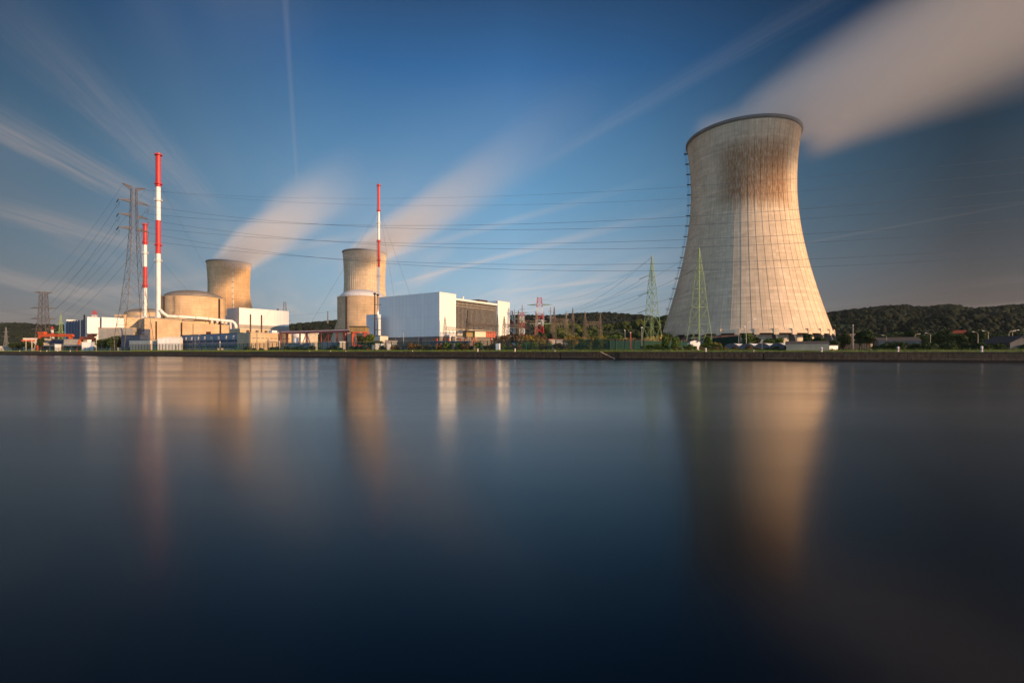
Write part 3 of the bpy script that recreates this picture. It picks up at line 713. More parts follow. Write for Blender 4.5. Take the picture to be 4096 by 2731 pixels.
# ------------------------------------------------------------------ white hall left of centre and its neighbours
def simple_block(name, label, cat, x0, Y0, xa, lenb, ytop, mat, z0=G-.3, ang=AANG, xb=None, capm='paint', cap=True):
    r, fa, fb = block(name, label, cat, x0, Y0, ang); la = fa(xa); lb = fb(xb) if xb else lenb; z1 = Z(ytop, Y0)
    part('wall', MB().box(0, 0, z0, la, lb, z1), mat, r)
    if cap: part('parapet', MB().box(-.15, -.15, z1+.002, la+.15, lb+.15, z1+.45), capm, r)
    return r, la, lb, z1
h1, la, lb, z1 = simple_block('turbine_hall', 'plain cream white hall with a curved shadow on its wall, right of the tan drum', 'turbine hall', 957, 480, 1156, 0, 1232, 'white', xb=908)
part('base_course', MB().box(-.3, -.5, G, la+.01, 0, Z(1297, 480)), 'conc3', h1)
part('roof_vent', MB().lathe([(.9, z1), (.9, z1+1.5), (1.6, z1+1.6), (.2, z1+2.3)], 10, (la*.78, 2)), 'drkmetal', h1)
part('side_wing', MB().box(4, lb+.01, G, la*.5, lb+14, z1-6), 'white2', h1)
simple_block('turbine_hall', 'white hall with one tall lit wall, right of the navy louvred hall', 'turbine hall', 349, 520, 399, 0, 1269, 'white', xb=341)
simple_block('workshop_hall', 'long white hall half in shadow behind the concrete annex', 'hall', 407, 530, 520, 30, 1270, 'white')
q, L_, _ = facade('louvred_hall', 'navy blue louvred hall with pale end wall, leftmost of the plant buildings', 'hall', 266, 552, 334, 525)
zt = Z(1281, 535); part('louvre_wall', MB().box(0, 0, G, L_, 30, zt), 'navy', q)
part('end_wall', MB().box(-14, 2, G, -.01, 30, zt+1.2), 'white2', q)
for k in range(6): part('fin', MB().box(L_*k/6-.35, -.5, G, L_*k/6+.35, -.01, zt+.4), 'bluegrey', q)
part('parapet', MB().box(-2.2, -.3, zt+.41, .8, 8, zt+1.9), 'paint', q)
q, L_, _ = facade('annex', 'low grey concrete annex with a flat parapet in front of the white halls', 'annex', 393, 388, 531, 389)
part('wall', MB().box(0, 0, G-.3, L_, 10, Z(1313, 388)), 'conc3', q); part('parapet', MB().box(-.2, -.2, Z(1313, 388)+.002, L_+.2, 10.2, Z(1310, 388)), 'conc2', q)
q, L_, _ = facade('long_building', 'long low blue grey building with a row of cream vents in front of the drum', 'building', 722, 350, 1000, 298)
zt = 14.4; part('upper_wall', MB().box(0, 0, 10.4, L_, 14, zt), 'bluegrey', q)
part('lower_wall', MB().box(0, .9, G-.3, L_, 13.5, 10.39), 'navy', q)
part('window_band', MB().box(.2, .5, 6.7, L_-.2, .88, 8.9), 'bluegrey', q); part('base_band', MB().box(0, .3, G, L_, .88, 5.4), 'conc3', q)
for px in (747, 770, 797, 822, 849, 878, 908, 937, 966):
    s_ = _(px); part('vent', MB().box(s_-.75, -.9, 10.7, s_+.75, -.01, 13.0), 'creamwall', q); part('column', MB().box(s_-.35, .1, G, s_+.35, .49, 10.38), 'bluegrey', q)
part('roof_edge', MB().box(-.1, -.1, zt+.002, L_+.1, 14.1, zt+.3), 'roofgrey', q)
q, L_, _ = facade('site_hut', 'white two panel hut in front of the tan concrete building', 'hut', 630, 337, 722, 339)
part('wall', MB().box(0, 0, G, L_, 3, Z(1353, 332)), 'paint', q); part('seam', MB().box(L_*.55, -.04, G, L_*.55+.12, -.005, Z(1353, 332)), 'mull', q)
part('roof', MB().box(-.2, -.2, Z(1353, 332)+.002, L_+.2, 3.2, Z(1353, 332)+.3), 'paint', q)
part('roof_screen', MB().box(3, 1, Z(1353, 332)+.31, L_-.5, 3, Z(1345, 332)), 'creamwall', q)
c1, la, lb, zt = simple_block('control_building', 'tan concrete control building with slotted wall, below the two dark stacks', 'building', 1002, 292, 1165, 16, 1331, 'conc2', capm='conc3')
for k in range(9): part('slot', MB().box(la*(.04+k*.105), -.15, zt-3.3, la*(.04+k*.105)+la*.075, -.01, zt-2.9), 'pier', c1)
for s_ in (.40, .66): part('buttress', MB().box(la*s_, -1.2, G, la*s_+.8, -.01, zt-3.8), 'conc3', c1)
part('door_beam', MB().box(la*.38, -1.0, zt-5.2, la*.70, -.2, zt-4.8), 'conc3', c1)
mb = MB(); x_ = la*.13
for dt in (0, .7): mb.tube((x_+dt, -.5, G), (x_+dt, -.5, zt+1), .07)
for z_ in np.arange(G, zt+1, .6): mb.tube((x_, -.5, z_), (x_+.7, -.5, z_), .05)
part('ladder', mb, 'steel', c1)
q, la, lb, zt = simple_block('rooftop_plant', 'tan rooftop plant block behind the two dark stacks', 'building', 960, 330, 1082, 14, 1316, 'conc2', capm='creamwall')
for s_ in (.2, .5, .8): part('duct', MB().box(la*s_, -1, zt-4, la*s_+1.5, -.01, zt-.5), 'drkmetal', q)
q, la, lb, zt = simple_block('cabin', 'small white cabin on the roof line below the cream white hall', 'cabin', 1088, 318, 1108, 4, 1324, 'paint', z0=14.0)
q, L_, _ = facade('low_shed', 'long flat white roofed shed behind the red pipe bridge', 'shed', 1110, 345, 1240, 345)
part('wall', MB().box(0, 0, G, L_, 14, Z(1333, 345)), 'creamwall', q); part('roof', MB().box(-.5, -.5, Z(1333, 345), L_+.5, 14.5, Z(1329, 345)), 'paint', q)
# white storage tanks
for px, Y_, w_, yt, lab in ((1193, 320, 50, 1336, 'white cylindrical storage tank behind the red pipe bridge posts'), (1187, 300, 26, 1352, 'smaller white tank in front of the big storage tank')):
    r0 = w_/2/F*Y_; q = thing('storage_tank', lab, 'tank', (X(px, Y_), Y_, 0)); zt = Z(yt, Y_)
    part('shell', MB().lathe([(r0, G-.2), (r0, zt)], 32), 'paint', q, False); part('roof', MB().lathe([(r0*1.02, zt), (r0*.6, zt+r0*.12), (.2, zt+r0*.16)], 32), 'paint', q)
    mb = MB(); 
    for i in range(16): a = 2*PI*i/16; mb.tube((r0*math.cos(a), r0*math.sin(a), zt), (r0*math.cos(a), r0*math.sin(a), zt+1), .05)
    part('railing', mb.lathe([(r0, zt+.95), (r0, zt+1.05)], 16, cap=False), 'steel', q)

# ------------------------------------------------------------------ lattice masts
def lattice(mb, levels, r, br=None, sub=3, cx=0., cy=0.):
    br = br or r*.55
    for (z0, w0), (z1, w1) in zip(levels[:-1], levels[1:]):
        n = max(1, round((z1-z0)/max(.6*(w0+w1), .5*sub)))
        for k in range(n):
            a0 = z0+(z1-z0)*k/n; a1 = z0+(z1-z0)*(k+1)/n; b0 = (w0+(w1-w0)*k/n)/2; b1 = (w0+(w1-w0)*(k+1)/n)/2
            c0 = [Vector((cx+sx*b0, cy+sy*b0, a0)) for sx, sy in ((-1,-1),(1,-1),(1,1),(-1,1))]; c1_ = [Vector((cx+sx*b1, cy+sy*b1, a1)) for sx, sy in ((-1,-1),(1,-1),(1,1),(-1,1))]
            for i in range(4):
                j = (i+1) % 4; mb.tube(c0[i], c1_[i], r)
                mb.tube(c0[i], c1_[j], br); mb.tube(c0[j], c1_[i], br)
                if (w0+w1) > 9: 
                    mid = (c0[i]+c1_[j])/2; mb.tube((c0[i]+c1_[i])/2, mid, br*.8); mb.tube((c0[j]+c1_[j])/2, mid, br*.8)
                mb.tube(c1_[i], c1_[j], br)
    return mb
def arm(mb, z, w, half, h, r, side=(-1, 1), tipup=.3):
    for s_ in side:
        tip = Vector((s_*half, 0, z+tipup)); n = 5
        for sy in (-1, 1):
            a = Vector((s_*w/2, sy*w/2, z)); b = Vector((s_*w/2, sy*w/2, z+h)); mb.tube(a, tip, r); mb.tube(b, tip, r*.8)
            for k in range(1, n):
                mb.tube(a.lerp(tip, k/n), b.lerp(tip, (k-.5)/n), r*.6); mb.tube(a.lerp(tip, k/n), b.lerp(tip, (k+.5)/n), r*.6)
        for k in range(n): mb.tube(Vector((s_*w/2, -w/2, z)).lerp(tip, k/n), Vector((s_*w/2, w/2, z)).lerp(tip, (k+.5)/n), r*.5)
# main river pylon
PY = Vector((X(536, 362), 362, G)); PA = R(59.5)
py = thing('lattice_pylon', 'tall grey lattice pylon with four pairs of arms, left of the tallest stack', 'pylon', PY, PA)
zz = lambda y_: Z(y_, 362)-G
part('tower_body', lattice(MB(), [(0, 19.5), (zz(1300), 16), (zz(1237), 13), (zz(1120), 9.2), (zz(1058), 7.2), (zz(915), 4.3), (zz(752), 3.0)], .17, .085), 'steelbrown', py)
armz = []
for y_, hf in ((750, 7.5), (812, 9.5), (868, 9.5), (921, 9.5)):
    mb = MB(); arm(mb, zz(y_), 3.4, hf, 2.2 if y_ > 760 else -2.2, .17, tipup=.5 if y_ > 760 else 1.2); part('crossarm', mb, 'steelbrown', py); armz.append((zz(y_), hf))
def world_arm(z, x_): return Vector((PY.x+math.cos(PA)*x_, PY.y+math.sin(PA)*x_, PY.z+z))
for z_, hf in armz[1:]:
    for s_ in (-1, 1):
        mb = MB()
        if s_ < 0: mb.tube((s_*hf, 0, z_+.4), (s_*hf-.4, 2.6, z_-1.8), .32)
        else: mb.tube((s_*hf, 0, z_+.4), (s_*hf-.8, 0, z_-6.5), .13)
        mb.path([(s_*(hf-.4)+.0, -1+2*k, z_-2.2-3*math.sin(PI*k/4)) for k in range(5)], .07, 3)
        part('insulator', mb, 'insul' if s_ < 0 else 'steelbrown', py)
# generic far pylons
def pylon(label, px, ytop, ybase, Y, base_w, arms, mat, rz, group=None, r=.2, bands=None, waist=.45, topw=.14):
    z1 = Z(ytop, Y)-G; root = thing('lattice_pylon', label, 'pylon', (X(px, Y), Y, G), rz, group)
    def wd(f):
        return base_w*(1-(1-waist)*f/.45) if f < .45 else base_w*(waist+(topw-waist)*(f-.45)/.55)
    if bands:
        for i, (fa, fb, mt) in enumerate(bands):
            part('painted_section', lattice(MB(), [(z1*fa, wd(fa)), (z1*fb, wd(fb))], r, r*.6), mt, root)
    else: part('tower_body', lattice(MB(), [(z1*f, wd(f)) for f in (0, .22, .45, .7, 1.)], r, r*.55), mat, root)
    for f, hf in arms:
        mb = MB(); arm(mb, z1*f, wd(f), hf, z1*.02, r*.7); part('crossarm', mb, mat, root)
    return root
pylon('broad topped grey lattice pylon at the far left beside the orange gantry crane', 174, 1168, 1380, 500, 12, [(.36, 11), (.54, 11), (.72, 11), (.985, 8)], 'steelbrown', R(15), r=.24, waist=.55, topw=.38)
pylon('pale green lattice pylon left of the navy hall', 243, 1257, 1350, 640, 8, [(.5, 6), (.75, 5)], 'greenlat', R(40), r=.25)
pylon('faint lattice pylon on the plain before the hill at the far left', 24, 1309, 1360, 1100, 8, [(.6, 7), (.8, 6)], 'steel', R(10), r=.3)
RW = [(0, .3, 'greenlat'), (.3, .46, 'redlat'), (.46, .58, 'paint'), (.58, .7, 'redlat'), (.7, .82, 'paint'), (.82, .92, 'redlat'), (.92, 1., 'redlat')]
RW2 = [(0, .28, 'steelbrown'), (.28, .43, 'redlat'), (.43, .58, 'paint'), (.58, .74, 'redlat'), (.74, .9, 'paint'), (.9, 1., 'redlat')]
pylon('small red and white lattice mast behind the orange gantry crane', 209, 1306, 1350, 620, 6, [], 'redlat', R(10), bands=RW2, r=.25)
pylon('red and white lattice mast top showing above the white hall with the lit wall', 378, 1244, 1280, 700, 12, [], 'redlat', R(10), bands=[(0, .8, 'steel'), (.8, .9, 'paint'), (.9, 1., 'redlat')], r=.25, topw=.3)
pylon('small lattice pylon top above the right end of the cream white hall', 1139, 1208, 1330, 680, 13, [(.80, 7), (.62, 8)], 'steelbrown', R(30), r=.24, topw=.22, waist=.5)
pylon('thin far pylon on the wooded hill left of the tan ribbed drum', 1311, 1244, 1300, 1500, 10, [], 'steel', 0., r=.4)
pylon('big red and white banded lattice pylon in the substation right of the turbine hall', 2158, 1191, 1345, 385, 9.5, [(.5, 11), (.66, 0.1), (.86, 10)], 'greenlat', R(-8), bands=RW, r=.2, waist=.62, topw=.36)
pylon('red and white lattice pylon half hidden by the right end of the turbine hall', 2043, 1244, 1345, 470, 9, [(.6, 9), (.8, 8)], 'greenlat', R(-8), bands=RW2, r=.22, waist=.62, topw=.36)
pylon('red and white lattice pylon with pale green top arms between hall and substation', 2088, 1250, 1345, 520, 9, [(.99, 8)], 'greenlat', R(-8), bands=RW2, r=.22, waist=.62, topw=.4)
for px, yt, Y_, lab in ((2058, 1236, 1100, 'leftmost'), (2089, 1220, 1000, 'tallest'), (2147, 1232, 1100, 'third'), (2202, 1229, 1050, 'fourth'), (2265, 1243, 1150, 'fifth'), (2175, 1247, 1200, 'shortest')):
    pylon('far grey pylon on the ridge behind the substation, %s of its row' % lab, px, yt, 1300, Y_, 8, [(.62, 9), (.76, 7.5), (.9, 6)], 'steel', R(5), 'far pylons along the ridge', r=.32)
# two pale green pylons in front of the big tower
def green_pylon(label, px, yt, yb, Y, bw):
    root = thing('lattice_pylon', label, 'pylon', (X(px, Y), Y, G), R(22)); h = Z(yt, Y)-G
    part('tower_body', lattice(MB(), [(0, bw), (h*.25, bw*.74), (h*.42, bw*.56), (h*.7, bw*.34), (h*.93, .7), (h, .12)], .13, .07), 'greenlat', root)
    for f in (.42, .6, .78):
        mb = MB(); wv = bw*(.56 if f < .5 else .42 if f < .7 else .28)
        mb.tube((-wv/2-2.0, 0, h*f), (wv/2+.4, 0, h*f), .12); mb.tube((-wv/2, -wv/2, h*f+.9), (-wv/2-2.0, 0, h*f), .08); mb.tube((-wv/2, wv/2, h*f+.9), (-wv/2-2.0, 0, h*f), .08)
        part('crossarm', mb, 'greenlat', root)
        part('insulator', MB().tube((-wv/2-2.0, 0, h*f), (-wv/2-6.0, 1.5, h*f-1.7), .2), 'insul', root)
    return root, h
gp1, gh1 = green_pylon('pale green lattice pylon standing clear left of the huge cooling tower', 2608, 1022, 1352, 262, 8.3)
gp2, gh2 = green_pylon('pale green lattice pylon standing in front of the huge cooling tower', 2797, 992, 1355, 248, 9.6)

# ------------------------------------------------------------------ overhead wires
WGR = 'power lines strung across the scene'
def wire(label, pts, r=.07, n=26, name='power_line'):
    """parabola through three points (second one is at fraction tm)"""
    a, b, c_, tm = pts
    ob = MB(); P = []
    for k in range(n+1):
        t = k/n; q = a.lerp(c_, t)
        sag = (a.lerp(c_, tm).z-b.z)/(4*tm*(1-tm)); q.z -= 4*t*(1-t)*sag; P.append(q-a)
    ob.path(P, r, 3); o = part(name, ob, 'wire', None); o.location = a; tag(o, label, 'power line', WGR); return o
E1 = Vector((345, 150, 0))
def river_wire(lab, ap, ys, ym, ye, r=.085, dn=0.):
    a = ap.copy(); end = E1+Vector((dn*.3, dn, 0))
    d = end-a; tm = (0-a.x)/d.x; Ym = a.y+d.y*tm               # crossing x = 0 (photo column 2048)
    te = (1.0589*a.y-a.x)/(d.x-1.0589*d.y); Ye = a.y+d.y*te
    z0_, zm, ze = a.z, Z(ym, Ym), Z(ye, Ye)
    # z = z0 + p t + q t^2
    q = ((ze-z0_)/te-(zm-z0_)/tm)/(te-tm); p_ = (zm-z0_)/tm-q*tm
    mb = MB(); P = []
    for k in range(41):
        t = k/40; g = a+d*t; g.z = z0_+p_*t+q*t*t; P.append(g-a)
    mb.path(P, r, 3); o = part('power_line', mb, 'wire', None); o.location = a; tag(o, lab, 'power line', WGR)
names = ['faint topmost earth wire crossing the whole sky', 'faint second earth wire just under the topmost one', 'upper wire of the highest conductor pair across the big tower', 'lower wire of the highest conductor pair across the big tower', 'upper wire of the middle conductor pair across the big tower', 'lower wire of the middle conductor pair across the big tower', 'upper wire of the lowest conductor pair across the big tower', 'lower wire of the lowest conductor pair across the big tower']
cfg = [(0, 7.4, 783, 632, .05), (0, 5, 820, 690, .05), (1, 9.4, 897, 761, .085), (1, 7.6, 919, 806, .085), (2, 9.4, 975, 880, .085), (2, 7.6, 996, 916, .085), (3, 9.4, 1058, 992, .085), (3, 7.6, 1078, 1022, .085)]
for nm, (ai, xo, ym, ye, rr) in zip(names, cfg):
    river_wire(nm, world_arm(armz[ai][0]-(6.0 if ai else 0)*(1 if xo > 9 else .0), xo), 0, ym, ye, rr, dn=(3 if xo > 9 else 0))
# left spans down to the far pylon
LP = Vector((X(174, 500), 500, G)); k_ = 0
for ai, (z_, hf) in enumerate(armz):
    for s_ in (-1, 1):
        a = world_arm(z_-1.5*(ai > 0), s_*(hf-.5)); zt_ = (Z(1168, 500)-G)*(.985, .72, .54, .36)[ai]
        b = LP+Vector((s_*9, s_*2.4, zt_)); m_ = a.lerp(b, .5); m_.z -= 7
        wire('drooping wire from the tall pylon to the far left one, %s arm, %s side' % (('top', 'second', 'third', 'lowest')[ai], 'near' if s_ < 0 else 'far'), (a, m_, b, .5), .07 if ai else .05)
for i, f in enumerate((.36, .54, .72)):
    a = LP+Vector((-9, -2.4, (Z(1168, 500)-G)*f)); b = Vector((X(-300, 620), 620, a.z+14)); m_ = a.lerp(b, .5); m_.z -= 5
    wire('wire leaving the frame leftwards from the far left pylon, %s arm' % ('lowest', 'middle', 'upper')[i], (a, m_, b, .5), .07)
# green pylons down to the substation gantries
gan = [(2217, 1245, 1405, 330), (2291, 1250, 1405, 330), (2340, 1262, 1405, 300)]
for gi, (gp, gh, Yg, pxg) in enumerate(((gp1, gh1, 262, 2608), (gp2, gh2, 248, 2797))):
    for i, f in enumerate((.42, .6, .78, .99)):
        a = Vector((X(pxg, Yg)-5, Yg+1, G+gh*f-1.2)) if f < .9 else Vector((X(pxg, Yg), Yg, G+gh*f))
        tx, ty = ((2340, 1275), (2280, 1262), (2230, 1256), (2291, 1240))[i]
        b = W(tx+gi*30, ty, 330); m_ = a.lerp(b, .5); m_.z -= 3.2
        wire('slack wire from the %s pale green pylon down to the substation, %s level' % (('left', 'right')[gi], ('lowest', 'second', 'third', 'top')[i]), (a, m_, b, .5), .06)
a = W(2150, 1195, 385); b = W(2607, 1030, 262); m_ = a.lerp(b, .5); m_.z -= 9
ww = wire('earth wire between the big red mast and the left green pylon', (a, m_, b, .5), .05)
a = W(1150, 1233, 560); b = W(1500, 1130, 900); m_ = a.lerp(b, .5); m_.z -= 4
wire('faint wire between the white hall and the ribbed drum', (W(1156, 1264, 560), W(1250, 1252, 560), W(1400, 1236, 560), .5), .06)
wire('lower faint wire above the wooded hill left of the ribbed drum', (W(1156, 1295, 560), W(1250, 1286, 560), W(1400, 1262, 560), .5), .05)

# ------------------------------------------------------------------ substation gantries
def gantry(label, x0, x1, ybeam, Y, ytop, Y2=None):
    A = Vector((X(x0, Y), Y)); Y2 = Y2 or Y+6; Bp = Vector((X(x1, Y2), Y2)); d = Bp-A
    root = thing('substation_gantry', label, 'gantry', (A.x, A.y, G), math.atan2(d.y, d.x)); L_ = d.length; zb_ = Z(ybeam, Y)-G; zt_ = Z(ytop, Y)-G
    for x_ in (0, L_):
        part('post', lattice(MB(), [(0, 2.2), (zb_, 1.5), (zt_, .15)], .09, .045, cx=x_), 'steelbrown', root)
    mb = MB(); n = int(L_/1.5)
    for k in range(n):
        xa, xb = L_*k/n, L_*(k+1)/n
        for y_, z_ in ((-.8, zb_), (.8, zb_), (-.8, zb_+1.6), (.8, zb_+1.6)): mb.tube((xa, y_, z_), (xb, y_, z_), .09)
        mb.tube((xa, -.8, zb_), (xb, -.8, zb_+1.6), .08); mb.tube((xa, .8, zb_+1.6), (xb, .8, zb_), .08); mb.tube((xa, -.8, zb_+1.6), (xb, .8, zb_+1.6), .08)
    part('beam', mb, 'steelbrown', root)
    ins = MB()
    for k in range(1, 6): ins.tube((L_*k/6, 0, zb_), (L_*k/6+.4, -.6, zb_-2.6), .12)
    part('insulators', ins, 'insul', root)
gantry('lattice gantry with two peaked posts and a beam, nearest the big red and white mast', 2217, 2291, 1284, 300, 1227)
gantry('lattice gantry with peaked posts in front of the dark wood', 2340, 2401, 1296, 300, 1245)
gantry('lattice gantry just left of the big red and white mast', 2074, 2144, 1291, 320, 1241)
gantry('lower lattice gantry farther back among the trees', 2206, 2266, 1300, 360, 1258)
gantry('low gantry starting in front of the right white wall of the turbine hall', 2017, 2115, 1307, 280, 1265, 300)
gantry('gantry with a thin beam in front of the dark glazing', 1870, 1990, 1300, 318, 1240, 352)
gantry('gantry in front of the left lit wall of the turbine hall', 1780, 1868, 1318, 300, 1268, 316)
BG = thing('busbar_rack', 'low row of substation busbars and insulators behind the fence', 'substation equipment', (X(2230, 300), 300, G), 0)
mb = MB(); mi = MB()
for k in range(26):
    x_ = -30+k*2.4; y_ = random.choice((0, 6, 12)); mb.tube((x_, y_, 0), (x_, y_, 4.0+random.random()), .18); mi.tube((x_, y_, 4.5), (x_, y_, 6.8), .24)
mb.tube((-30, 0, 7), (30, 0, 7), .12); mb.tube((-30, 6, 7.2), (30, 6, 7.2), .12); part('stands', mb, 'steelbrown', BG); part('insulators', mi, 'rust', BG)

# ------------------------------------------------------------------ red pipe bridge, orange timber tower, sheds, cranes
A = Vector((X(1118, 306), 306)); Bp = Vector((X(1400, 276), 276)); d = Bp-A
pb = thing('pipe_bridge', 'long dark red steel pipe bridge on posts behind the fence', 'pipe bridge', (A.x, A.y, G), math.atan2(d.y, d.x)); L_ = d.length
zb_ = Z(1333, 300)-G
mb = MB()
for y_ in (0, 5): mb.box(0, y_-.3, zb_, L_, y_+.3, zb_+.9)
for k in range(28): mb.box(L_*k/27-.12, .31, zb_+.2, L_*k/27+.12, 4.69, zb_+.55)
part('deck', mb, 'rust', pb)
rl = MB()
for k in range(40): rl.tube((L_*k/39, 0, zb_+.9), (L_*k/39, 0, zb_+1.9), .05)
rl.tube((0, 0, zb_+1.9), (L_, 0, zb_+1.9), .06); part('railing', rl, 'rust', pb)
part('pipes', MB().tube((0, 1.6, zb_+1.1), (L_, 1.6, zb_+1.1), .3, 8).tube((0, 2.6, zb_+1.1), (L_, 2.6, zb_+1.1), .22, 8), 'paint', pb)
for px in (1122, 1200, 1285, 1347, 1381):
    s_ = solve(A, d.normalized(), px)
    for y_ in (0, 5): part('post', MB().box(s_-.35, y_-.35, -.3, s_+.35, y_+.35, zb_-.01), 'rust', pb)
    if px in (1200, 1285): part('brace', MB().tube((s_+6, 0, zb_), (s_, 0, .5), .22).tube((s_+6, 0, zb_), (s_+11, 0, .5), .22), 'rust', pb)
cb = MB()
for k in range(10):
    x_ = L_*(.1+k*.07); cb.path([(x_+j, -.5, zb_-1.3*math.sin(PI*j/4)) for j in range(5)], .06, 3)
part('hanging_cables', cb, 'wire', pb)
tw, L_, _ = facade('timber_tower', 'wooden clad box raised on orange steel legs with crossed braces', 'tower', 1415, 262, 1459, 262)
zb_, zt_ = Z(1327, 262), Z(1308, 262)
part('cabin_wall', MB().box(-2.2, -.3, zb_, L_+.3, 6.5, zt_-.01), 'wood', tw)
part('roof', MB().prism([(-2.5, -.6), (L_+.6, -.6), (L_+.6, 6.8), (-2.5, 6.8)], zt_, zt_+.5), 'roofgrey', tw)
for x_ in (0, L_):
    for y_ in (0, 6): part('leg', MB().box(x_-.32, y_-.32, G-.3, x_+.32, y_+.32, zb_-.61), 'orange', tw)
part('frame_beam', MB().box(-.6, -.5, zb_-.6, L_+.6, 6.5, zb_-.01), 'orange', tw)
for y_ in (0, 6): part('brace', MB().tube((0, y_, G+.3), (L_, y_, zb_-.6), .14).tube((L_, y_, G+.3), (0, y_, zb_-.6), .14), 'orange', tw)
mb = MB()
for dt in (2.2, 3.0): mb.tube((L_+dt, 0, G), (L_+dt, 0, zt_-2), .08)
for z_ in np.arange(G, zt_-2, .7): mb.tube((L_+2.2, 0, z_), (L_+3, 0, z_), .06)
part('ladder', mb, 'steel', tw)
# orange legged transformer house
th_, L_, f_ = facade('transformer_house', 'cream and orange box shed raised on splayed orange legs before the dark glazing', 'shed', 1900, 262, 1984, 268)
zb_, zt_ = Z(1348, 264), Z(1326, 264); xm = f_(1943)
part('wall', MB().box(0, 0, zb_, xm, 5.5, zt_), 'cream', th_); 
lat = MB(); n = 6
for k in range(n+1): x_ = xm+.1+(L_-xm-.2)*k/n; lat.box(x_-.12, 0, zb_, x_+.12, .3, zt_)
for z_ in (zb_, zb_+1.1, zt_-.3): lat.box(xm+.02, -.05, z_, L_, .25, z_+.28)
part('orange_frame', lat, 'orange', th_); part('inner_wall', MB().box(xm+.01, .35, zb_+.01, L_-.05, 5.4, zt_-.01), 'rust', th_)
part('side_wall', MB().box(-4.6, 1.2, zb_+.02, -.01, 6.4, zt_-.02), 'wood', th_)
part('roof', MB().box(-5, -.4, zt_+.002, L_+.4, 6.6, zt_+.4), 'roofgrey', th_)
for x_ in (.6, L_-.6):
    for y_ in (.4, 5.0): part('leg', MB().tube((x_+.7, y_, G-.2), (x_-.2, y_, zb_), .42), 'orange', th_)
part('leg', MB().tube((-3.6, 5.5, G-.2), (-3.3, 5.5, zb_), .35), 'orange', th_)
# orange pipe elbows
for px, lab in ((1733, 'leftmost'), (1781, 'middle'), (1830, 'rightmost')):
    q, L_, _ = facade('pipe_support', 'bright orange pipe elbow behind the fence, %s of three' % lab, 'pipe support', px-6, 258, px+15, 256, 'orange pipe elbows')
    zt_ = Z(1354, 257); part('arm', MB().box(0, 0, zt_-.5, L_, .5, zt_), 'orange', q); part('post', MB().box(L_-.45, 0, G-.2, L_, .5, zt_-.51), 'orange', q)
# dark equipment at the turbine hall foot
q, L_, _ = facade('pipe_manifold', 'dark blue valve housings on a row of posts before the turbine hall', 'pipework', 1725, 250, 1870, 244)
part('header_pipe', MB().tube((0, 1, Z(1368, 248)), (L_, 1, Z(1368, 248)), .55, 8), 'navy', q)
for k in range(7): part('valve_housing', MB().box(L_*k/6-.9, .0, Z(1370, 248)-.2, L_*k/6+.9, 2, Z(1365, 248)), 'bluebox', q); part('post', MB().box(L_*k/6-.2, .8, G-.2, L_*k/6+.2, 1.2, Z(1370, 248)-.21), 'navy', q)
q, L_, _ = facade('storage_vessel', 'grey horizontal tank on a ledge below the glazing', 'tank', 1828, 312, 1862, 314)
part('vessel', MB().tube((0, 1, Z(1339, 313)), (L_, 1, Z(1339, 313)), 1.2, 14), 'mull', q); part('saddle', MB().box(.5, .4, G, L_-.5, 1.6, Z(1345, 313)), 'concdark', q)
q, L_, _ = facade('steam_house', 'pale tall service block with pipes between glazing and orange shed', 'building', 1850, 325, 1874, 328)
part('wall', MB().box(0, 0, G, L_, 5, Z(1318, 326)), 'creamwall', q); part('ledge', MB().box(-.3, -.3, 12, L_+.3, -.01, 12.5), 'mull', q)
for k, px in enumerate((1800, 1822, 2005, 2015)):
    Y_ = 285; q = tag(part('riser_pipe', MB().lathe([(.45, G), (.45, Z(1349+k, Y_)), (.7, Z(1349+k, Y_)), (.7, Z(1346+k, Y_))], 10), 'creamwall', None), 'cream riser pipe at the foot of the turbine hall, number %s from the left' % ('one', 'two', 'three', 'four')[k], 'pipe', 'riser pipes'); q.location = (X(px, Y_), Y_, 0)
q, L_, _ = facade('switch_house', 'brown service block with dark doors under the turbine hall', 'building', 1810, 292, 1860, 294)
part('wall', MB().box(0, 0, G, L_, 6, Z(1345, 293)), 'concdark', q)
for k in range(3): part('door', MB().box(1+k*2.4, -.06, G, 2.4+k*2.4, -.005, 6.2), 'navy', q)
q, L_, _ = facade('switch_house', 'dark louvred service block at the right end of the turbine hall', 'building', 1990, 292, 2040, 296)
part('wall', MB().box(0, 0, G, L_, 6, Z(1343, 293)), 'concdark', q); part('door', MB().box(2, -.06, G, 4, -.005, 6.5), 'navy', q)
q, L_, _ = facade('white_fence', 'low white plank barrier behind the fence right of the turbine hall', 'barrier', 2042, 262, 2118, 262)
part('planks', MB().box(0, 0, G, L_, .2, Z(1372, 262)), 'white2', q)

def crane(label, xl, xr, ybeam, Y, Y2, cabpx):
    q, L_, _ = facade('gantry_crane', label, 'gantry crane', xl, Y, xr, Y2); zb_ = Z(ybeam+4, Y); zt_ = Z(ybeam-4, Y)
    part('girder', MB().box(0, 0, zb_, L_, 1.6, zt_), 'orange', q); part('rail', MB().box(0, -.1, zt_+.01, L_, .3, zt_+.8), 'orange', q)
    for x_ in (L_*.03, L_*.92):
        for s_, y_ in ((-1, 0.1), (1, 1.4)): part('leg', MB().tube((x_-.6*s_, y_+s_*2.5, G-.2), (x_, y_, zb_), .8), 'orange', q)
    part('trolley', MB().box(_(cabpx[0]), -.6, zt_+.81, _(cabpx[1]), 2.2, zt_+2.7), 'orange', q); part('trolley_roof', MB().box(_(cabpx[0])-.4, -1, zt_+2.71, _(cabpx[1])+.4, 2.6, zt_+3.3), 'roofgrey', q)
crane('bright orange gantry crane at the far left of the plant', 153, 290, 1343, 432, 428, (153, 178))
crane('small orange gantry crane before the white hall', 318, 376, 1355, 405, 398, (352, 376))
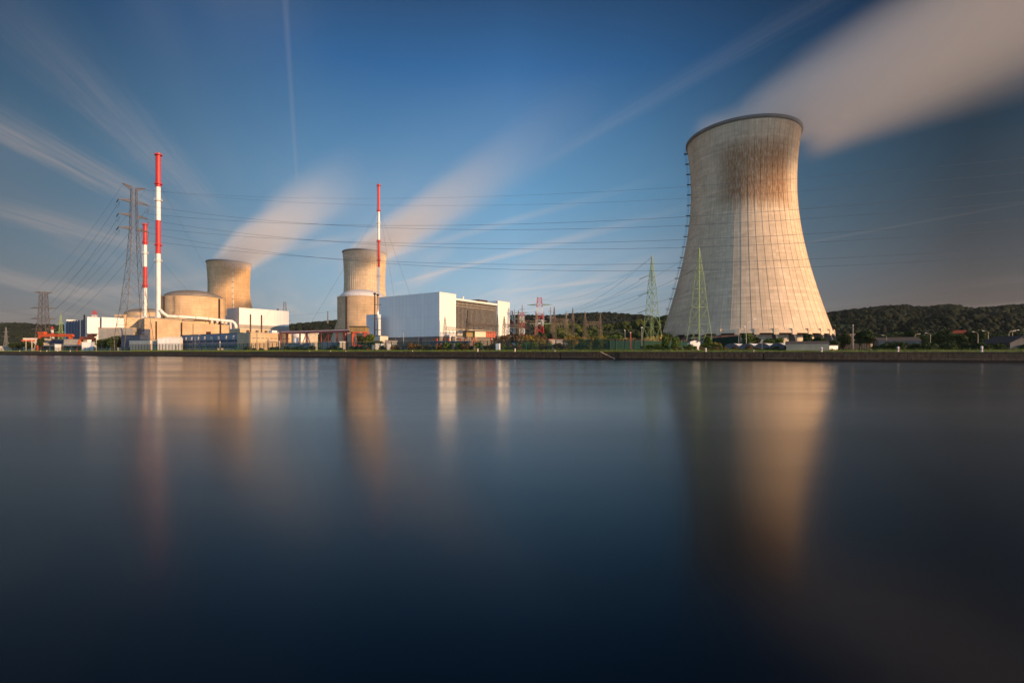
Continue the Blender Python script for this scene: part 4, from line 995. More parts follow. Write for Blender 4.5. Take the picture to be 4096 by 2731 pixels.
def hut(name, label, xl, xr, yt, Y, mat, depth=6, roof=None, Y2=None):
    Y = max(Y, ymin(xl, 14)); Y2 = max(Y2, ymin(xr, 14)) if Y2 else (max(Y if Y > 420 else Y*.985, ymin(xr, 14)) if mat in ('bluegrey', 'navy') else Y+(xr-xl)*.03)
    q, L_, _ = facade(name, label, 'building', xl, Y, xr, Y2); zt_ = Z(yt, Y)
    part('wall', MB().box(0, 0, G-.2, L_, depth, zt_), mat, q); part('roof', MB().box(-.2, -.2, zt_+.002, L_+.2, depth+.2, zt_+.35), roof or 'roofgrey', q)
    return q, L_, zt_
q, L_, zt_ = hut('gate_house', 'tan flat hut with an orange canopy edge at the far left', 92, 148, 1353, 430, 'creamwall', roof='creamwall')
part('canopy', MB().box(0, -1.5, zt_-2.6, L_*.85, -.01, zt_-1.4), 'orange', q)
hut('brick_hut', 'tan hut behind the orange gantry crane leg', 163, 193, 1354, 440, 'creamwall')
hut('navy_shed', 'dark navy shed under the orange gantry crane', 205, 262, 1357, 440, 'navy', 12)
hut('pump_house', 'pale grey block under the right end of the orange gantry crane', 255, 310, 1356, 420, 'conc3', 12)
hut('container', 'white container before the small orange crane', 327, 374, 1369, 335, 'paint', 3, 'paint')
hut('container', 'small white container on the road wall below the navy shed', 219, 234, 1378, 380, 'paint', 3, 'paint')
hut('low_building', 'long low beige building below the left concrete wall', 517, 600, 1361, 335, 'creamwall', 8, Y2=325)
hut('blue_building', 'low blue sheet metal building between bush and stair cabin', 485, 560, 1342, 345, 'navy', 5)
hut('container', 'grey blue container behind the fence left of the white tank', 1143, 1200, 1374, 258, 'bluegrey', 3, 'bluegrey')
hut('container', 'grey blue container behind the fence right of the white tank', 1213, 1243, 1374, 256, 'bluegrey', 3, 'bluegrey')
hut('container', 'wide grey blue container behind the pipe bridge', 1284, 1348, 1371, 256, 'bluegrey', 3, 'bluegrey')
hut('kiosk', 'cream kiosk under the pipe bridge', 1359, 1380, 1368, 252, 'creamwall', 3, 'paint')
hut('container', 'red container under the orange legged timber tower', 1420, 1445, 1383, 256, 'carred', 3, 'carred')
hut('container', 'green container low behind the fence in the middle', 1293, 1318, 1390, 250, 'greenbox', 3, 'greenbox')
hut('low_building', 'white and blue low building behind the fence right of the timber tower', 1502, 1536, 1376, 250, 'paint', 5, 'paint')
hut('low_building', 'small white hut right of the white and blue low building', 1548, 1572, 1377, 248, 'paint', 4, 'paint')
hut('brick_shed', 'grey brick lean to along the plinth of the turbine hall', 1540, 1590, 1362, 300, 'conc3', 5)
hut('kiosk', 'small cream kiosk behind the fence under the tan wall', 470, 493, 1392, 300, 'cream', 3, 'cream')
hut('kiosk', 'wide cream kiosk behind the fence left of the white hut', 566, 612, 1388, 298, 'cream', 3, 'cream')
hut('substation_wall', 'pale low wall block with a red cap in the substation', 2186, 2310, 1358, 285, 'creamwall', 3, 'rust')
hut('low_wall', 'long light concrete wall behind the dark fence right of the centre', 870, 965, 1392, 262, 'creamwall', 1)
hut('low_wall', 'pale concrete wall at the far left edge by the road', -60, 44, 1384, 440, 'creamwall', 1)

# elevated road along the left bank
A = Vector((X(-500, 700), 700)); 
rd = thing('road_viaduct', 'low grey brown road wall with railing running along the left bank', 'road wall', (0, 200, 0), BANG)
s0, s1 = S(-400, 22), S(640, 22)
part('parapet', MB().box(s0, 22, 7.4, s1, 22.5, 8.5), 'conc3', rd)
part('deck', MB().box(s0, 22.51, 7.4, s1, 29, 7.8), 'asphalt', rd)
part('back_wall', MB().box(s0, 28, G-.2, s1, 28.4, 7.39), 'concdark', rd)
for k in range(30):
    s_ = s0+(s1-s0)*k/29; part('column', MB().box(s_-.5, 23, G-.2, s_+.5, 24, 7.39), 'conc3', rd)

# ------------------------------------------------------------------ fence
fn = thing('security_fence', 'tall dark green mesh security fence with coiled wire along the whole bank', 'fence', (0, 200, 0), BANG)
FO = 9.8; FH = 4.3; s0, s1 = S(520, FO), S(2575, FO); npost = 100
for k in range(npost):
    s_ = s0+(s1-s0)*k/(npost-1); part('post', MB().box(s_-.15, FO-.12, G-.3, s_+.15, FO+.12, G+FH), 'fence', fn)
part('mesh_panel', MB().add([(s0, FO+.1, G-.05), (s1, FO+.1, G-.05), (s1, FO+.1, G+FH-.2), (s0, FO+.1, G+FH-.2)], [(0, 1, 2, 3)]), 'mesh', fn)
rl = MB()
for z_ in (G+.2, G+FH-.1): rl.tube((s0, FO, z_), (s1, FO, z_), .05)
rl.tube((s0, FO, G+FH+.45), (s1, FO, G+FH+.45), .045); part('rails', rl, 'fence', fn)
co = MB(); P = []; ns = 900
for k in range(ns*3):
    s_ = s0+(s1-s0)*k/(ns*3); a = 2*PI*k/6; P.append((s_, FO+.35*math.cos(a), G+FH+.3+.35*math.sin(a)))
co.path(P, .022, 3); part('razor_coil', co, 'steelbrown', fn)
fn2 = thing('boundary_fence', 'lower dark mesh fence along the far left bank', 'fence', (0, 200, 0), BANG)
s0, s1 = S(-250, FO), S(518, FO)
for k in range(60):
    s_ = s0+(s1-s0)*k/59; part('post', MB().box(s_-.13, FO-.1, G-.3, s_+.13, FO+.1, G+2.6), 'fence', fn2)
part('mesh_panel', MB().add([(s0, FO+.1, G-.05), (s1, FO+.1, G-.05), (s1, FO+.1, G+2.5), (s0, FO+.1, G+2.5)], [(0, 1, 2, 3)]), 'mesh', fn2)
rl = MB().tube((s0, FO, G+2.6), (s1, FO, G+2.6), .05); part('rails', rl, 'fence', fn2)
# Y shaped inner fence brackets (green)
yb = None
for i, px in enumerate((620, 705, 822, 955, 1014, 1172, 1278, 1355, 1518, 1568, 1820, 1930, 2106)):
    q = bloc(S(px, 13.5), 13.5)
    if yb is None:
        yb = thing('camera_post', 'small green Y topped post just behind the fence', 'post', (*q, G), 0, 'green Y topped posts'); mb = MB().tube((0, 0, -.2), (0, 0, 2.6), .16).tube((0, 0, 2.5), (-.7, 0, 3.3), .13).tube((0, 0, 2.5), (.7, 0, 3.3), .13)
        part('pole', mb, plain('bright_green_paint', (.03, .22, .15), .5), yb); ykm = kmap(yb)
    else: copy_tree(yb, ykm, (*q, G))
# green sheet fences behind and gate
def sheetfence(label, xl, Yl, xr, Yr, yt, yb_=None):
    q, L_, _ = facade('sheet_fence', label, 'fence', xl, Yl, xr, Yr); zt_ = Z(yt, Yl)
    part('sheet', MB().box(0, 0, G-.2, L_, .15, zt_), 'greensheet', q); cap = MB(); P = []
    for k in range(int(L_*3)): a = k*1.2; P.append((k/3, .1+.35*math.cos(a), zt_+.3+.35*math.sin(a)))
    part('razor_coil', cap.path(P, .05, 3), 'rust', q)
    po = MB()
    for k in range(int(L_/3)): po.box(k*3., -.12, G-.2, k*3.+.12, -.001, zt_+.5)
    part('posts', po, 'fence', q)
sheetfence('green corrugated fence left of the small white gabled hut', 2440, 200, 2762, 214, 1362)
sheetfence('green corrugated fence climbing behind the grey arched tunnels', 2850, 250, 2960, 215, 1352)
hut('steel_shed', 'long grey roofed shed behind the green fence and shrubs', 2442, 2600, 1364, 222, 'greensheet', 6, 'roofgrey')

# small houses and sheds on the right
def gable(name, label, x0, Y0, xa, lenb, ye, yr, mat, roof, ang=AANG, hb=None):
    r, fa, fb = block(name, label, 'house', x0, Y0, ang); la = fa(xa); ze, zr = Z(ye, Y0), Z(yr, Y0); G0 = ze-hb if hb else G
    part('wall', MB().add([(0,0,G0-.2),(la,0,G0-.2),(la,lenb,G0-.2),(0,lenb,G0-.2),(0,0,ze),(la,0,ze),(la,lenb,ze),(0,lenb,ze),(la/2,0,zr),(la/2,lenb,zr)], [(0,1,5,8,4),(1,2,6,5),(2,3,7,9,6),(3,0,4,7)]), mat, r)
    o_ = .35; part('roof', MB().add([(-o_,-o_,ze-.1),(la/2,-o_,zr+.25),(la+o_,-o_,ze-.1),(-o_,lenb+o_,ze-.1),(la/2,lenb+o_,zr+.25),(la+o_,lenb+o_,ze-.1),(-o_,-o_,ze+.1),(la/2,-o_,zr+.5),(la+o_,-o_,ze+.1),(-o_,lenb+o_,ze+.1),(la/2,lenb+o_,zr+.5),(la+o_,lenb+o_,ze+.1)],
        [(6,9,10,7),(7,10,11,8),(0,1,4,3),(1,2,5,4),(0,6,7,1),(1,7,8,2),(3,4,10,9),(4,5,11,10),(0,3,9,6),(2,8,11,5)]), roof, r)
    return r, la, ze
r, la, ze = gable('gabled_hut', 'small white gabled hut at the foot of the right green pylon', 2761, 198, 2801, 3, 1366, 1361, 'paint', 'roofgrey', R(5))
part('lamp', MB().lathe([(.2, ze-.3), (.25, ze), (.05, ze+.2)], 8, (la*.7, -.2)), 'drkmetal', r)
r, la, ze = gable('cottage', 'long low cottage with dark roof and one sunlit gable right of the arched tunnels', 3302, 172, 3316, 12, 1378, 1371, 'conc2', 'roofgrey', R(60))
for k in range(3): part('window', MB().box(-.08, 1.5+k*3.6, G+.9, -.01, 2.6+k*3.6, G+1.9), 'glass', r)
hut('shed', 'small white lean to at the right end of the long cottage', 3318, 3352, 1382, 172, 'paint', 3)
# arched tunnels
for k in range(4):
    xl = 2897+k*61; q, L_, _ = facade('polytunnel', 'grey ended arched polytunnel with white film roof, %s of four from the left' % ('first', 'second', 'third', 'fourth')[k], 'polytunnel', xl, 190-k*3.5, xl+59, 190-(k+1)*3.5, 'arched polytunnels')
    pr = [(L_*.5-L_*.5*math.cos(a), G+Z(1373, 186)-Z(1390, 186)+.0) for a in (0,)]; H_ = Z(1373, 186)-G; mb = MB(); n = 14
    arc = [(L_/2-L_/2*math.cos(PI*i/n), G+.9+(H_-.9)*math.sin(PI*i/n)) for i in range(n+1)]
    vs = [(a, 0, b) for a, b in arc]+[(a, 14, b) for a, b in arc]
    part('film_roof', mb.add(vs, [(i, i+1, n+2+i, n+1+i) for i in range(n)]), 'plastic', q)
    ar2 = [(0, G-.1)]+arc+[(L_, G-.1)]; part('end_wall', MB().add([(a, -.05, b) for a, b in ar2]+[(a, .1, b) for a, b in ar2], [tuple(range(len(ar2))), tuple(range(len(ar2), 2*len(ar2)))[::-1]]), 'tunnel', q)
# concrete panel wall
q, L_, _ = facade('panel_wall', 'row of tall brown concrete panels right of the huge cooling tower', 'wall', 3380, 330, 3487, 296)
for k in range(12): part('panel', MB().box(L_*k/12, 0, G-.2, L_*(k+1)/12-.25, .6, Z(1337, 318)), 'conc3', q); part('rib_post', MB().box(L_*(k+1)/12-.24, -.6, G-.2, L_*(k+1)/12-.01, .3, Z(1335, 318)), 'conc2', q)
gable('bungalow', 'dark roofed bungalow low among the trees on the right', 3655, 210, 3685, 14, 1366, 1354, 'pier', 'roofgrey', R(60))
gable('house', 'dark timber house with pale roof edges at the right frame edge', 4040, 175, 4150, 14, 1373, 1347, 'pier', 'roofgrey', R(-12))
gable('house', 'distant house with a bright red tiled roof among dark trees', 3862, 420, 3866, 11, 1342, 1323, 'creamwall', 'roofred', R(60))
gable('house', 'far white house at the foot of the right hill', 3346, 925, 3349, 4, 1298, 1294, 'paint', 'roofgrey', R(30), 6.)
gable('house', 'far pale house halfway along the right hill foot', 3495, 895, 3500, 5, 1294, 1291, 'paint', 'roofgrey', R(30), 6.)
gable('house', 'far small white house left of the bungalow', 3533, 868, 3537, 5, 1309, 1304, 'paint', 'roofgrey', R(40), 6.)

# ------------------------------------------------------------------ lamps, bollards, posts
def lamp_proto(h, reach=2.2):
    q = thing('street_lamp', '', 'street lamp'); part('pole', MB().tube((0, 0, -.3), (0, 0, h*.86), .13, 6, .09), 'steel', q)
    P = [(0, 0, h*.86)]+[(reach*(1-math.cos(a)), 0, h*.86+h*.12*math.sin(a)) for a in np.linspace(.2, PI/2, 5)]
    part('arm', MB().path(P, .08, 5), 'steel', q)
    part('lamp_head', MB().box(reach-.1, -.16, h*.98, reach+1.0, .16, h*.98+.16), 'paint', q); return q
LPR = None
lamps = [(405, 1362, 345, 1), (441, 1352, 352, 1), (458, 1353, 330, 1), (780, 1338, 280, 1), (997, 1330, 262, -1), (1240, 1355, 262, 1), (1424, 1330, 238, 1), (1582, 1347, 245, 1), (1675, 1344, 238, 1), (1782, 1350, 240, -1),
         (2057, 1344, 262, -1), (2066, 1340, 262, 1), (2955, 1306, 205, 1), (2985, 1274, 190, 1), (3547, 1340, 205, -1), (3660, 1334, 230, 1), (3722, 1331, 240, -1), (3912, 1326, 245, -1), (3953, 1322, 220, -1), (4036, 1322, 215, 1), (4050, 1319, 210, 1), (42, 1370, 430, -1), (60, 1372, 430, 1), (130, 1358, 390, -1), (252, 1368, 380, 1)]
lb_ = ['beside the bush below the pylon', 'left of the pylon foot', 'right of the pylon foot', 'before the long blue grey building', 'at the right end of the long blue grey building', 'before the white tanks', 'in front of the orange legged timber tower', 'before the left part of the white hall plinth', 'before the middle of the white hall plinth', 'before the corner of the white turbine hall',
       'left one of two right of the turbine hall', 'right one of two right of the turbine hall', 'shorter of two before the huge cooling tower', 'tallest, before the huge cooling tower', 'right of the concrete panel wall', 'behind the bungalow', 'right of the bungalow', 'left of the red roofed house', 'leaning slightly, right of the red roofed house', 'left one of the pair by the house at the right edge', 'right one of the pair by the house at the right edge', 'first at the far left road', 'second at the far left road', 'left of the orange gantry crane', 'under the orange gantry crane']
for (px, yt, Y_, sgn), lbl in zip(lamps, lb_):
    Y_ = max(Y_, ymin(px, 12)); h = Z(yt, Y_)-G; lab = 'curved arm street lamp ' + lbl
    if LPR is None: LPR = lamp_proto(10.); LKM = kmap(LPR); q = LPR; q.location = (X(px, Y_), Y_, G); q.scale = (h/10,)*3; q['label'] = lab; q['group'] = 'street lamps'; q.rotation_euler = (0, 0, 0 if sgn > 0 else PI)
    else: copy_tree(LPR, LKM, (X(px, Y_), Y_, G), 0 if sgn > 0 else PI, h/10, lab)
for px, yt, Y_, w_, mt, lab in ((1118, 1366, 240, .3, 'creamwall', 'thick pale wooden pole at the left end of the pipe bridge'), (880, 1367, 255, .3, 'creamwall', 'thick pale wooden pole before the long blue grey building'), (664, 1362, 280, .12, 'steel', 'thin mast with two lamp arms before the white hut'),
        (1614, 1335, 225, .14, 'steel', 'straight grey pole before the turbine hall plinth'), (2500, 1322, 192, .13, 'steel', 'grey floodlight pole right of the substation'), (2522, 1331, 186, .26, 'rust', 'thick red brown pole by the fence gate'),
        (2567, 1311, 186, .16, 'steel', 'tall grey lamp pole left of the shrubs'), (2979, 1306, 215, .2, 'creamwall', 'double wooden pole before the huge cooling tower'), (3412, 1302, 190, .14, 'steel', 'tall slim pole before the concrete panel wall'), (385, 1343, 340, .22, 'creamwall', 'wooden pole beside the small orange crane'),
        (104, 1358, 370, .22, 'creamwall', 'left wooden pole before the tan hut at the far left'), (127, 1356, 370, .22, 'creamwall', 'right wooden pole before the tan hut at the far left'), (3048, 1362, 180, .1, 'steel', 'short thin pole before the arched tunnels')):
    Y_ = max(Y_, ymin(px, 11)); q = thing('pole', lab, 'pole', (X(px, Y_), Y_, G)); h = Z(yt, Y_)-G
    part('mast', MB().tube((0, 0, -.3), (0, 0, h), w_, 8, w_*.85), mt, q); part('head', MB().box(-.35 if 'floodlight' in lab or 'lamp' in lab else -w_, -.2, h+.002, w_+.25 if 'lamp' in lab else w_, .2, h+.25), 'paint', q)
# bollards
bk = None
for px, hh, lab in ((1911, 1., 'before the orange shed'), (2060, 1., 'right of the turbine hall'), (2823, 1., 'before the right green pylon'), (3286, 1.1, 'before the long cottage'), (3592, 1.2, 'right of the concrete panel wall'), (3927, 1.25, 'nearest the right frame edge'), (3015, .45, 'short one before the arched tunnels'), (2220, .45, 'short one before the big red mast'), (1650, .45, 'short one before the white hall'), (1383, .4, 'short one before the pipe bridge'), (1322, .4, 'short one left of the pipe bridge end'), (1237, .35, 'short one before the white tanks'), (187, .7, 'third from the left edge'), (231, .7, 'fourth from the left edge'), (281, .7, 'yellowish one, fifth from the left edge'), (79, .6, 'first from the left edge'), (163, .5, 'second from the left edge')):
    q = bloc(S(px, .7), .7); label = 'red and white quay bollard '+lab
    if bk is None:
        bk = thing('bollard', label, 'bollard', (*q, 2.88), 0, 'quay bollards')
        part('post', MB().lathe([(.30, 0), (.30, .5), (.27, 1.25), (.36, 1.25), (.36, 1.55), (.2, 1.8), (.03, 1.85)], 14), 'paint', bk); part('red_band', MB().lathe([(.305, .5), (.29, .75)], 14), 'redlat', bk); part('red_band', MB().lathe([(.285, 1.0), (.28, 1.2)], 14), 'redlat', bk)
        bkm = kmap(bk); bk.scale = (.85, .85, .7)
    else: copy_tree(bk, bkm, (*q, 2.88), 0, (min(.85, hh*1.), min(.85, hh*1.), hh*.7), label)
q = tag(part('control_cabinet', MB().box(-.9, -.4, 0, .9, .4, 3.2), 'paint', None), 'white metal cabinet at the fence below the orange shed', 'cabinet'); q.location = (*bloc(S(1992, 9), 9), G-.2); q.rotation_euler = (0, 0, BANG)
q = tag(part('control_cabinet', MB().box(-.8, -.4, 0, .8, .4, 3.0), 'paint', None), 'small white cabinet behind the fence right of the timber tower', 'cabinet'); q.location = (*bloc(S(1494, 12), 12), G-.2); q.rotation_euler = (0, 0, BANG)

# ------------------------------------------------------------------ hills and woods
ICO = None
def ico():
    import bmesh
    bm = bmesh.new(); bmesh.ops.create_icosphere(bm, subdivisions=2, radius=1.); v = np.array([q.co[:] for q in bm.verts]); f = np.array([[l.index for l in g.verts] for g in bm.faces]); bm.free(); return v, f
IV, IF = ico()
def canopy(name, centers, radii, mat, label, tall=1.0):
    n = len(centers); V = IV[None]*(1+rng.normal(0, .11, (n, len(IV), 1)))
    V = V*radii[:, None, None]*np.array([1, 1, tall])+centers[:, None, :]
    Fs = IF[None]+(np.arange(n)*len(IV))[:, None, None]
    o = link_mesh(name, V.reshape(-1, 3).tolist(), Fs.reshape(-1, 3).tolist(), mat); o['kind'] = 'stuff'; o['label'] = label; o['category'] = 'forest'; return o
def hill(name, prof, Yf, wd, spacing, rad, mat, label, x0, x1, tall=1.0, gmat=None, clear=()):
    px = np.array([p[0] for p in prof], float); py_ = np.array([p[1] for p in prof], float)
    top = lambda q: np.interp(q, px, py_)
    nx, ny = 160, 12; xs = np.linspace(x0, x1, nx); vs = []; 
    def hz(q, f):   # f 0 front .. 1 ridge .. 1.6 back
        Y_ = Yf(q); zr = EYE+(HZ-top(q))/F*Y_-rad*1.1
        pr = np.where(f < 1, np.sin(np.clip(f, 0, 1)*PI/2)**1.1, np.cos(np.clip(f-1, 0, 1)*PI/2))
        return G-2+(zr-G+2)*pr, Y_-wd+wd*f
    for j in range(ny+1):
        f = np.full(nx, 1.9*j/ny); z_, Y_ = hz(xs, f); vs.append(np.c_[(xs-2048)/F*Y_, Y_, z_])
    v = np.concatenate(vs); f = [(j*nx+i, j*nx+i+1, (j+1)*nx+i+1, (j+1)*nx+i) for j in range(ny) for i in range(nx-1)]
    struct(link_mesh(name, v.tolist(), f, gmat or plain('hill_ground', (.03, .045, .02), .95, var=.4, scale=.01), smooth=True))
    # crowns
    Ym = Yf((x0+x1)/2); n = int((x1-x0)/F*Ym*wd*1.05/spacing**2)
    q = rng.uniform(x0, x1, n); f = rng.random(n)**.6*1.08; z_, Y_ = hz(q, f)
    keep = np.ones(n, bool)
    for (a, b, fa, fb) in clear: keep &= ~((q > a) & (q < b) & (f > fa) & (f < fb))
    q, z_, Y_ = q[keep], z_[keep], Y_[keep]; r_ = rad*(.45+1.0*rng.random(len(q))**2)*(1+.35*np.sin(q*.013+Y_*.02))
    canopy('forest', np.c_[(q-2048)/F*Y_, Y_, z_+r_*.35], r_, mat, label, tall)
ridge = [(-900, 1305), (0, 1301), (60, 1299), (150, 1305), (250, 1302), (700, 1300), (1156, 1301), (1200, 1294), (1280, 1286), (1350, 1283), (1600, 1278), (2040, 1269), (2200, 1263), (2280, 1256), (2400, 1257), (2500, 1261), (2600, 1270), (2700, 1277)]
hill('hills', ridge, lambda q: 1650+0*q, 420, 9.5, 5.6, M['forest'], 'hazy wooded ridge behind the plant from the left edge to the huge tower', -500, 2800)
ridger = [(3100, 1266), (3340, 1259), (3400, 1248), (3480, 1235), (3540, 1227), (3620, 1228), (3660, 1237), (3720, 1239), (3760, 1232), (3830, 1232), (3850, 1240), (3900, 1240), (3960, 1232), (4030, 1224), (4096, 1226), (4700, 1215)]
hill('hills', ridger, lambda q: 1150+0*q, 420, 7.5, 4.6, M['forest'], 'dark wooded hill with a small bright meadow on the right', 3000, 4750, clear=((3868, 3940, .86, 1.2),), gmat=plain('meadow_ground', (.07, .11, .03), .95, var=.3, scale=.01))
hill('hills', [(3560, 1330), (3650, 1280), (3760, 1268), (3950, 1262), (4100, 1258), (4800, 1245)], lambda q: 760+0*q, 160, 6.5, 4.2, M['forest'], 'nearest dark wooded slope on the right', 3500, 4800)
hill('hills', [(2150, 1330), (2190, 1303), (2260, 1300), (2330, 1304), (2420, 1296), (2500, 1291), (2560, 1289), (2620, 1292), (2660, 1276), (2700, 1270), (2760, 1275), (2900, 1300)], lambda q: 560+0*q, 90, 5.5, 3.8, M['forestnear'], 'green wood behind the pale green pylons', 2150, 2900)

# individual trees
def tree_proto(name, cat, kind, h, w_, leaf, nleaf=2600, lobes=9, trunk=.28, ls=.42):
    root = thing(name, '', cat)
    tk = MB().tube((0, 0, -.3), (0, 0, h*trunk), h*.028, 7, h*.02); tops = []
    L = []
    for i in range(lobes):
        a = random.uniform(0, 2*PI); rr = w_*.5*random.uniform(.15, .62); zz_ = h*random.uniform(trunk+.14, .86)
        f = 1-abs(zz_/h-.55)*1.1; c_ = Vector((rr*math.cos(a)*f, rr*math.sin(a)*f, zz_)); L.append((c_, w_*random.uniform(.20, .32)))
        tk.tube((0, 0, h*trunk*.9), c_, h*.012, 5, h*.004)
    part('trunk', tk, 'bark', root)
    c_ = np.array([q[0][:] for q in L]); r_ = np.array([q[1] for q in L]); k = rng.integers(0, lobes, nleaf)
    d = rng.normal(size=(nleaf, 3)); d /= np.linalg.norm(d, axis=1)[:, None]; rad = rng.random(nleaf)**.45
    P = c_[k]+d*(r_[k]*rad)[:, None]*np.array([1, 1, .8]); P[:, 2] = np.maximum(P[:, 2], h*.05)
    a1 = rng.normal(size=(nleaf, 3)); a1 /= np.linalg.norm(a1, axis=1)[:, None]; b1 = np.cross(a1, rng.normal(size=(nleaf, 3))); b1 /= np.linalg.norm(b1, axis=1)[:, None]
    s_ = (ls*(.6+.8*rng.random(nleaf)))[:, None]
    V = np.stack([P-a1*s_, P+b1*s_*.7, P+a1*s_, P-b1*s_*.7], 1).reshape(-1, 3)
    o = link_mesh('crown', V.tolist(), np.arange(nleaf*4).reshape(-1, 4).tolist(), M[leaf], root)
    return root
protos = {}
for key, args in {'dark': ('tree', 'tree', 0, 12, 11, 'leafdark', 3000, 11, .2, .5), 'dark2': ('tree', 'tree', 0, 13, 8, 'leafdark', 2600, 10, .2, .5), 'green': ('tree', 'tree', 0, 9, 8, 'leafgreen', 2400, 9, .12, .38), 'gold': ('tree', 'tree', 0, 8, 10, 'leafgold', 2400, 9, .12, .38),
                  'bush': ('shrub', 'shrub', 0, 4, 6, 'leafgreen', 1500, 8, .05, .26), 'scrub': ('shrub', 'shrub', 0, 2.6, 6, 'leafbrown', 1200, 8, .05, .22), 'bushd': ('shrub', 'shrub', 0, 3.5, 6, 'leafdark', 1300, 8, .05, .28)}.items():
    protos[key] = [tree_proto(*args), 0, {'dark': 12, 'dark2': 13, 'green': 9, 'gold': 8, 'bush': 4, 'scrub': 2.6, 'bushd': 3.5}[key]]
    protos[key].append(kmap(protos[key][0]))
def put(key, px, ytop, Y, lab, grp=None, wide=1.):
    Y = max(Y, ymin(px, 11.5 if key not in ('dark', 'dark2', 'green', 'gold') else 15)); pr = protos[key]; h = Z(ytop, Y)-G+.2; sc = h/pr[2]*1.05
    if pr[1] == 0:
        q = pr[0]; q.location = (X(px, Y), Y, G-.1); q.scale = (sc*wide, sc*wide, sc); q['label'] = lab
        if grp: q['group'] = grp
        pr[1] = 1
    else:
        q = copy_tree(pr[0], pr[3], (X(px, Y), Y, G-.1), random.uniform(0, 6.28), (sc*wide, sc*wide, sc), lab)
        if grp: q['group'] = grp
        elif 'group' in q: del q['group']
    return q
put('dark', 460, 1336, 330, 'dark bushy tree between the legs of the tall lattice pylon'); put('dark', 428, 1348, 335, 'dark round tree left of the tall lattice pylon legs')
put('dark', 410, 1350, 338, 'dark low tree before the grey concrete annex', None, 1.2)
put('dark2', 165, 1353, 395, 'dark tree under the left leg of the orange gantry crane'); put('dark', 70, 1366, 410, 'dark spreading tree at the far left behind the road wall', None, 1.5); put('dark', 110, 1362, 405, 'dark tree right of the spreading tree at the far left', None, 1.3)
put('dark2', 1440, 1342, 262, 'green tree behind the orange legs of the timber tower'); put('green', 1480, 1340, 262, 'sparse green tree right of the timber tower'); put('dark', 1505, 1358, 258, 'brownish green bush right of the timber tower', None, 1.4)
put('gold', 2135, 1336, 232, 'golden leaved tree below the big red and white mast', None, 1.15); put('gold', 2160, 1345, 238, 'smaller golden tree beside the one below the big mast', None, 1.1)
put('green', 2660, 1349, 188, 'bright green shrub tree at the foot of the left pale green pylon', None, .9); put('green', 2700, 1352, 187, 'bright green shrub tree right of the left pale green pylon', None, .9)
put('green', 2832, 1347, 190, 'rounded green shrub tree right of the small white gabled hut', None, .8); put('gold', 2874, 1366, 186, 'small yellow shrub left of the arched tunnels', None, .9)
put('green', 2985, 1336, 215, 'sparse leafy tree below the shaded tower piers', None, 1.); put('dark', 3010, 1340, 218, 'dark bush beside the leafy tree below the tower piers', None, 1.1)
put('green', 3120, 1353, 205, 'green bush before the lit tower piers, left one'); put('bush', 3070, 1362, 205, 'low scrub before the lit tower piers', None, 1.3)
put('dark2', 3232, 1337, 195, 'dark spreading tree above the cottage roof, left one', None, 1.1); put('dark', 3270, 1342, 195, 'dark spreading tree above the cottage roof, right one', None, 1.1); put('dark', 3340, 1356, 190, 'dark tree beside the right foot of the huge tower')
put('green', 2390, 1352, 200, 'broad green bush behind the fence left of the stair recess', None, 1.1); put('green', 2330, 1356, 200, 'dense green bush behind the fence in the substation', None, 1.1)
put('bush', 2450, 1350, 205, 'shrub by the fence gate left of the floodlight pole', None, 1.2)
def row(key, n, x0, x1, ya, yb_, Ya, Yb, lab, grp, wide=1.2):
    for i in range(n):
        px = x0+(x1-x0)*(i+random.uniform(.1, .9))/n; put(key, px, random.uniform(ya, yb_), random.uniform(Ya, Yb), lab, grp, wide*random.uniform(.85, 1.2))
row('dark', 16, 2180, 2680, 1318, 1336, 330, 420, 'dark green tree in the wood behind the substation', 'trees behind the substation')
row('gold', 9, 2270, 2680, 1333, 1345, 270, 330, 'golden green tree at the wood edge behind the substation', 'golden trees behind the substation')
row('dark', 22, 3350, 4120, 1316, 1345, 300, 430, 'dark broad tree on the plain right of the huge tower', 'trees on the right plain')
row('dark2', 20, 3380, 4140, 1318, 1352, 240, 330, 'tall dark tree on the plain right of the huge tower', 'trees on the right plain')
row('bushd', 26, 3500, 4130, 1372, 1386, 165, 200, 'dark hedge shrub behind the right verge', 'hedge shrubs on the right')
row('bush', 16, 2560, 2900, 1378, 1390, 178, 188, 'low green shrub in front of the green sheet fence', 'shrubs before the sheet fence')
row('bush', 22, 1690, 2420, 1372, 1388, 205, 222, 'green shrub growing behind the security fence', 'shrubs behind the fence')
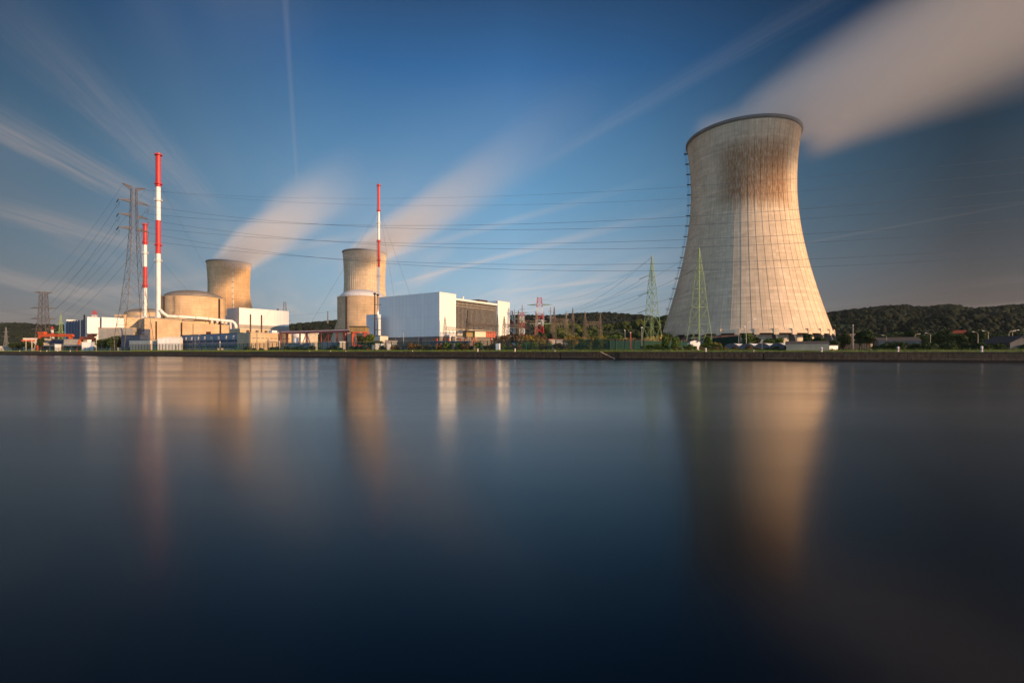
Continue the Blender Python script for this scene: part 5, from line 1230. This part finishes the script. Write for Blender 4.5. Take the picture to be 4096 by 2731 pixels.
row('scrub', 20, 1500, 2500, 1376, 1390, 203, 230, 'brown dry scrub behind the security fence', 'dry scrub behind the fence')
row('scrub', 16, 2700, 3300, 1384, 1393, 172, 182, 'low brown scrub behind the right verge', 'scrub before the tunnels')
row('bushd', 18, 980, 1500, 1384, 1394, 240, 250, 'dark low shrub behind the fence before the containers', 'shrubs before the containers')
row('scrub', 10, 2000, 2180, 1346, 1352, 262, 290, 'dry brown hedge in the substation', 'brown hedges in the substation', .8)
for pr in protos.values():
    if pr[1] == 0: pr[0]['label'] = 'shrub'
# lone conifer on the right ridge
def conifer(px, ytop, Y, ybase, lab):
    q = thing('conifer', lab, 'tree', (X(px, Y), Y, Z(ybase, Y))); h = (ybase-ytop)/F*Y; cr = MB()
    for k in range(7):
        z_ = h*(.15+.12*k); r = h*(.34-.04*k)*random.uniform(.8, 1.2)
        for j in range(9):
            a = 2*PI*j/9+k; cr.add([(0, 0, z_+.9), (r*math.cos(a), r*math.sin(a), z_), (r*.8*math.cos(a+.5), r*.8*math.sin(a+.5), z_-.6)], [(0, 1, 2)])
    part('crown', cr, 'leafdark', q); part('trunk', MB().tube((0, 0, -4), (0, 0, h), .5, 6, .1), 'bark', q)
conifer(3706, 1223, 1120, 1246, 'lone layered conifer on the crest of the right hill'); conifer(3945, 1224, 1120, 1242, 'pointed conifer on the crest near the meadow')

# ------------------------------------------------------------------ air
hz_ = MB().box(-3200, -150, -1, 3200, 2400, 330)
m = bpy.data.materials.new('haze_air'); m.use_nodes = True; m.node_tree.nodes.clear(); t = NT(m.node_tree)
pv = t.new('ShaderNodeVolumePrincipled'); pv.inputs['Color'].default_value = (.80, .90, 1., 1); pv.inputs['Density'].default_value = .000020; pv.inputs['Anisotropy'].default_value = 0.
o = t.new('ShaderNodeOutputMaterial'); t.l.new(pv.outputs[0], o.inputs['Volume'])
hb_ = link_mesh('haze', hz_.v, hz_.f, m); hb_['kind'] = 'stuff'; hb_['label'] = 'thin evening haze over the river plain'; hb_['category'] = 'haze'
